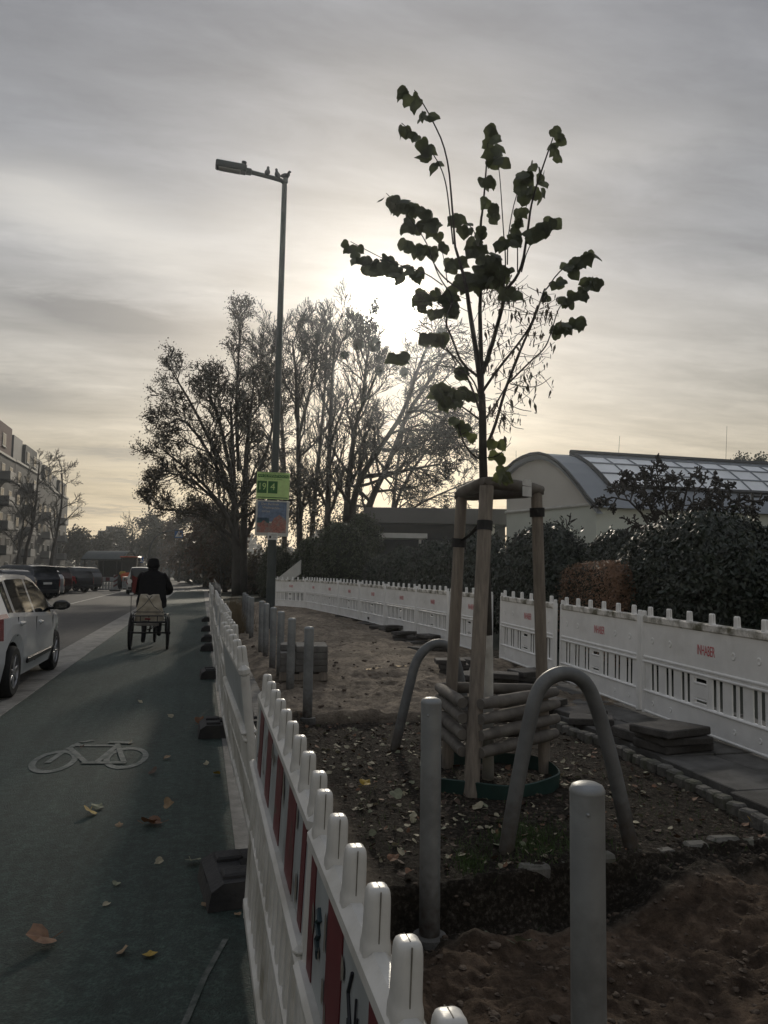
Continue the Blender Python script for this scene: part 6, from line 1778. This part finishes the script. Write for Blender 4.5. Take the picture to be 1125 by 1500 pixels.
bush('clipped_hedge', 'brown clipped hedge block between two dark bushes', 850, 938, 821, 13.6, 4, m='beech', n=14000, depth=1.0, lsz=.028, group=GH, box=True, rough=.08)
bush('laurel_bush', 'olive bush cut by the right edge of the frame', 1098, 1190, 806, 11, 5, m='laurel2', n=5000, depth=1.2, lsz=.035, group=GH)
for i, (x0, x1, yt_, D, lab) in enumerate(((640, 752, 782, 22, 'dark bush behind the left and front tree stakes'), (600, 668, 792, 27, 'dark bush just left of the tree stakes'), (562, 622, 800, 31, 'dark bush third from the left end of the hedge'), (535, 588, 812, 35, 'low dark bush at the left end of the hedge'))):
    bush('hedge_bush', lab, x0, x1, yt_, D, 20+i, n=4200, depth=2.0, lsz=.07, group=GH)
for i, (x0, x1, yt_, D, lab) in enumerate(((455, 545, 765, 40, 'tall tangled shrub under the leaning bare tree'), (425, 490, 788, 42, 'tangled shrub beside the concrete stair wall'), (380, 432, 800, 46, 'dark shrub behind the lamp pole'), (500, 560, 752, 44, 'tall dark shrub left of the pale canopy'))):
    bush('wild_shrub', lab, x0, x1, yt_, D, 40+i, m='laurel2', n=3600, depth=2.2, lsz=.085, group='wild shrubs beyond the barrier', rough=.5)
base = deep(985, 930, 19); base.z = 0
stem_tree('twiggy_shrub', 'wide dark leafless shrub with tangled twigs in front of the glazed roof', [
    ([(985, 900), (968, 800), (930, 735), (895, 728)], (19, 18.5), .05, .015, 1.25),
    ([(985, 900), (972, 790), (945, 725), (925, 700)], (19, 19.3), .05, .015, 1.2),
    ([(985, 900), (982, 780), (970, 715), (962, 695)], (19, 19), .05, .015, 1.15),
    ([(987, 900), (992, 780), (1005, 720), (1012, 698)], (19, 18.6), .05, .015, 1.2),
    ([(988, 900), (1005, 790), (1040, 725), (1058, 708)], (19, 19.4), .05, .015, 1.2),
    ([(988, 900), (1012, 800), (1060, 745), (1095, 735)], (19, 18.8), .05, .015, 1.2)], base, 33, [(14, .5, 58), (8, .5, 52), (6, .5, 48)], trop=-.03, wob=.2)
auto_tree('twiggy_shrub', 'low leafless shrub showing over the dark bush between the stakes', 828, 850, 22, 110, 9, [(10, .55, 50), (6, .5, 45)], r0=.05, trop=.02, trunk=.3, ln=1.3, wob=.2)
auto_tree('evergreen_tree', 'dark evergreen crown showing above the hall at the right edge', 1100, 850, 75, 215, 8, [(14, .5, 60), (7, .5, 50), (6, .45, 45)], r0=.3, trop=.0, trunk=.55, ln=5.0, leaves=(7, .3, .13, 'laurel2'))
auto_tree('bare_tree', 'small bare tree peeping over the low building beside the stakes', 655, 850, 60, 110, 12, SD, r0=.12, trunk=.4, ln=2.6, leaves=(3, .2, .1, 'oakleaf'))
for i, (x0, x1, yt_, D, lab) in enumerate(((300, 345, 822, 75, 'dark roadside hedge in front of the brown trees, nearer one'), (272, 312, 826, 100, 'dark roadside hedge in front of the brown trees, middle one'), (256, 286, 830, 130, 'dark roadside hedge in front of the brown trees, farthest one'), (345, 400, 815, 58, 'dark shrub between the wide tree and the lamp pole'))):
    bush('roadside_hedge', lab, x0, x1, yt_, D, 60+i, m='oakleaf', n=2600, depth=6.0, lsz=.16, group='hedges right of the road', rough=.5)
for i, (px, D, hp, lab) in enumerate(((392, 50, 125, 'low twiggy thicket tree right behind the lamp pole'), (432, 52, 120, 'low twiggy thicket tree left of the concrete stair wall'), (470, 51, 128, 'low twiggy thicket tree under the mistletoe tree'), (512, 50, 112, 'low twiggy thicket tree under the leaning trunks'), (322, 54, 100, 'low twiggy thicket tree left of the wide dark tree trunks'))):
    auto_tree('thicket_tree', lab, px, 850, D, hp, 120+i, SD, r0=.09, trunk=.06, ln=3.0, leaves=(4, .3, .09, 'oakleaf'), group='thicket beyond the barrier', wob=.18)
# wood closing the far end of the road
b = MB(); rr = random.Random(77)
for i in range(9000):
    px = rr.uniform(60, 560); D = rr.uniform(200, 260); top_ = 795+12*math.sin(px*.05)+8*math.sin(px*.13+1)
    p = deep(px, rr.uniform(top_, 842), D); z = rr.uniform(.4, 1.1)
    n = Vector((rr.gauss(0, 1), rr.gauss(0, 1), rr.gauss(0, 1))).normalized(); t_ = n.orthogonal().normalized(); s_ = n.cross(t_)
    if -30 < p.x < 2 and False: continue
    b.add([p-t_*z, p+s_*z*.6, p+t_*z, p-s_*z*.6], [(0, 1, 2, 3)])
tag(b.build('far_wood', M_['oakleaf']), 'dark wood closing the view at the end of the road', 'wood', kind='stuff')
# ------------------------------------------------------------------ air
m, nt_, b_ = new_mat('haze'); nt_.nodes.remove(b_)
v = nt_.nodes.new('ShaderNodeVolumePrincipled'); v.inputs['Color'].default_value = (.8, .87, .95, 1); v.inputs['Density'].default_value = .0007; v.inputs['Anisotropy'].default_value = .84
nt_.links.new(v.outputs[0], nt_.nodes['Material Output'].inputs['Volume'])
b = MB(); b.box((0, 720, 9), (2000, 1680, 22)); o = b.build('haze', m); tag(o, kind='stuff')
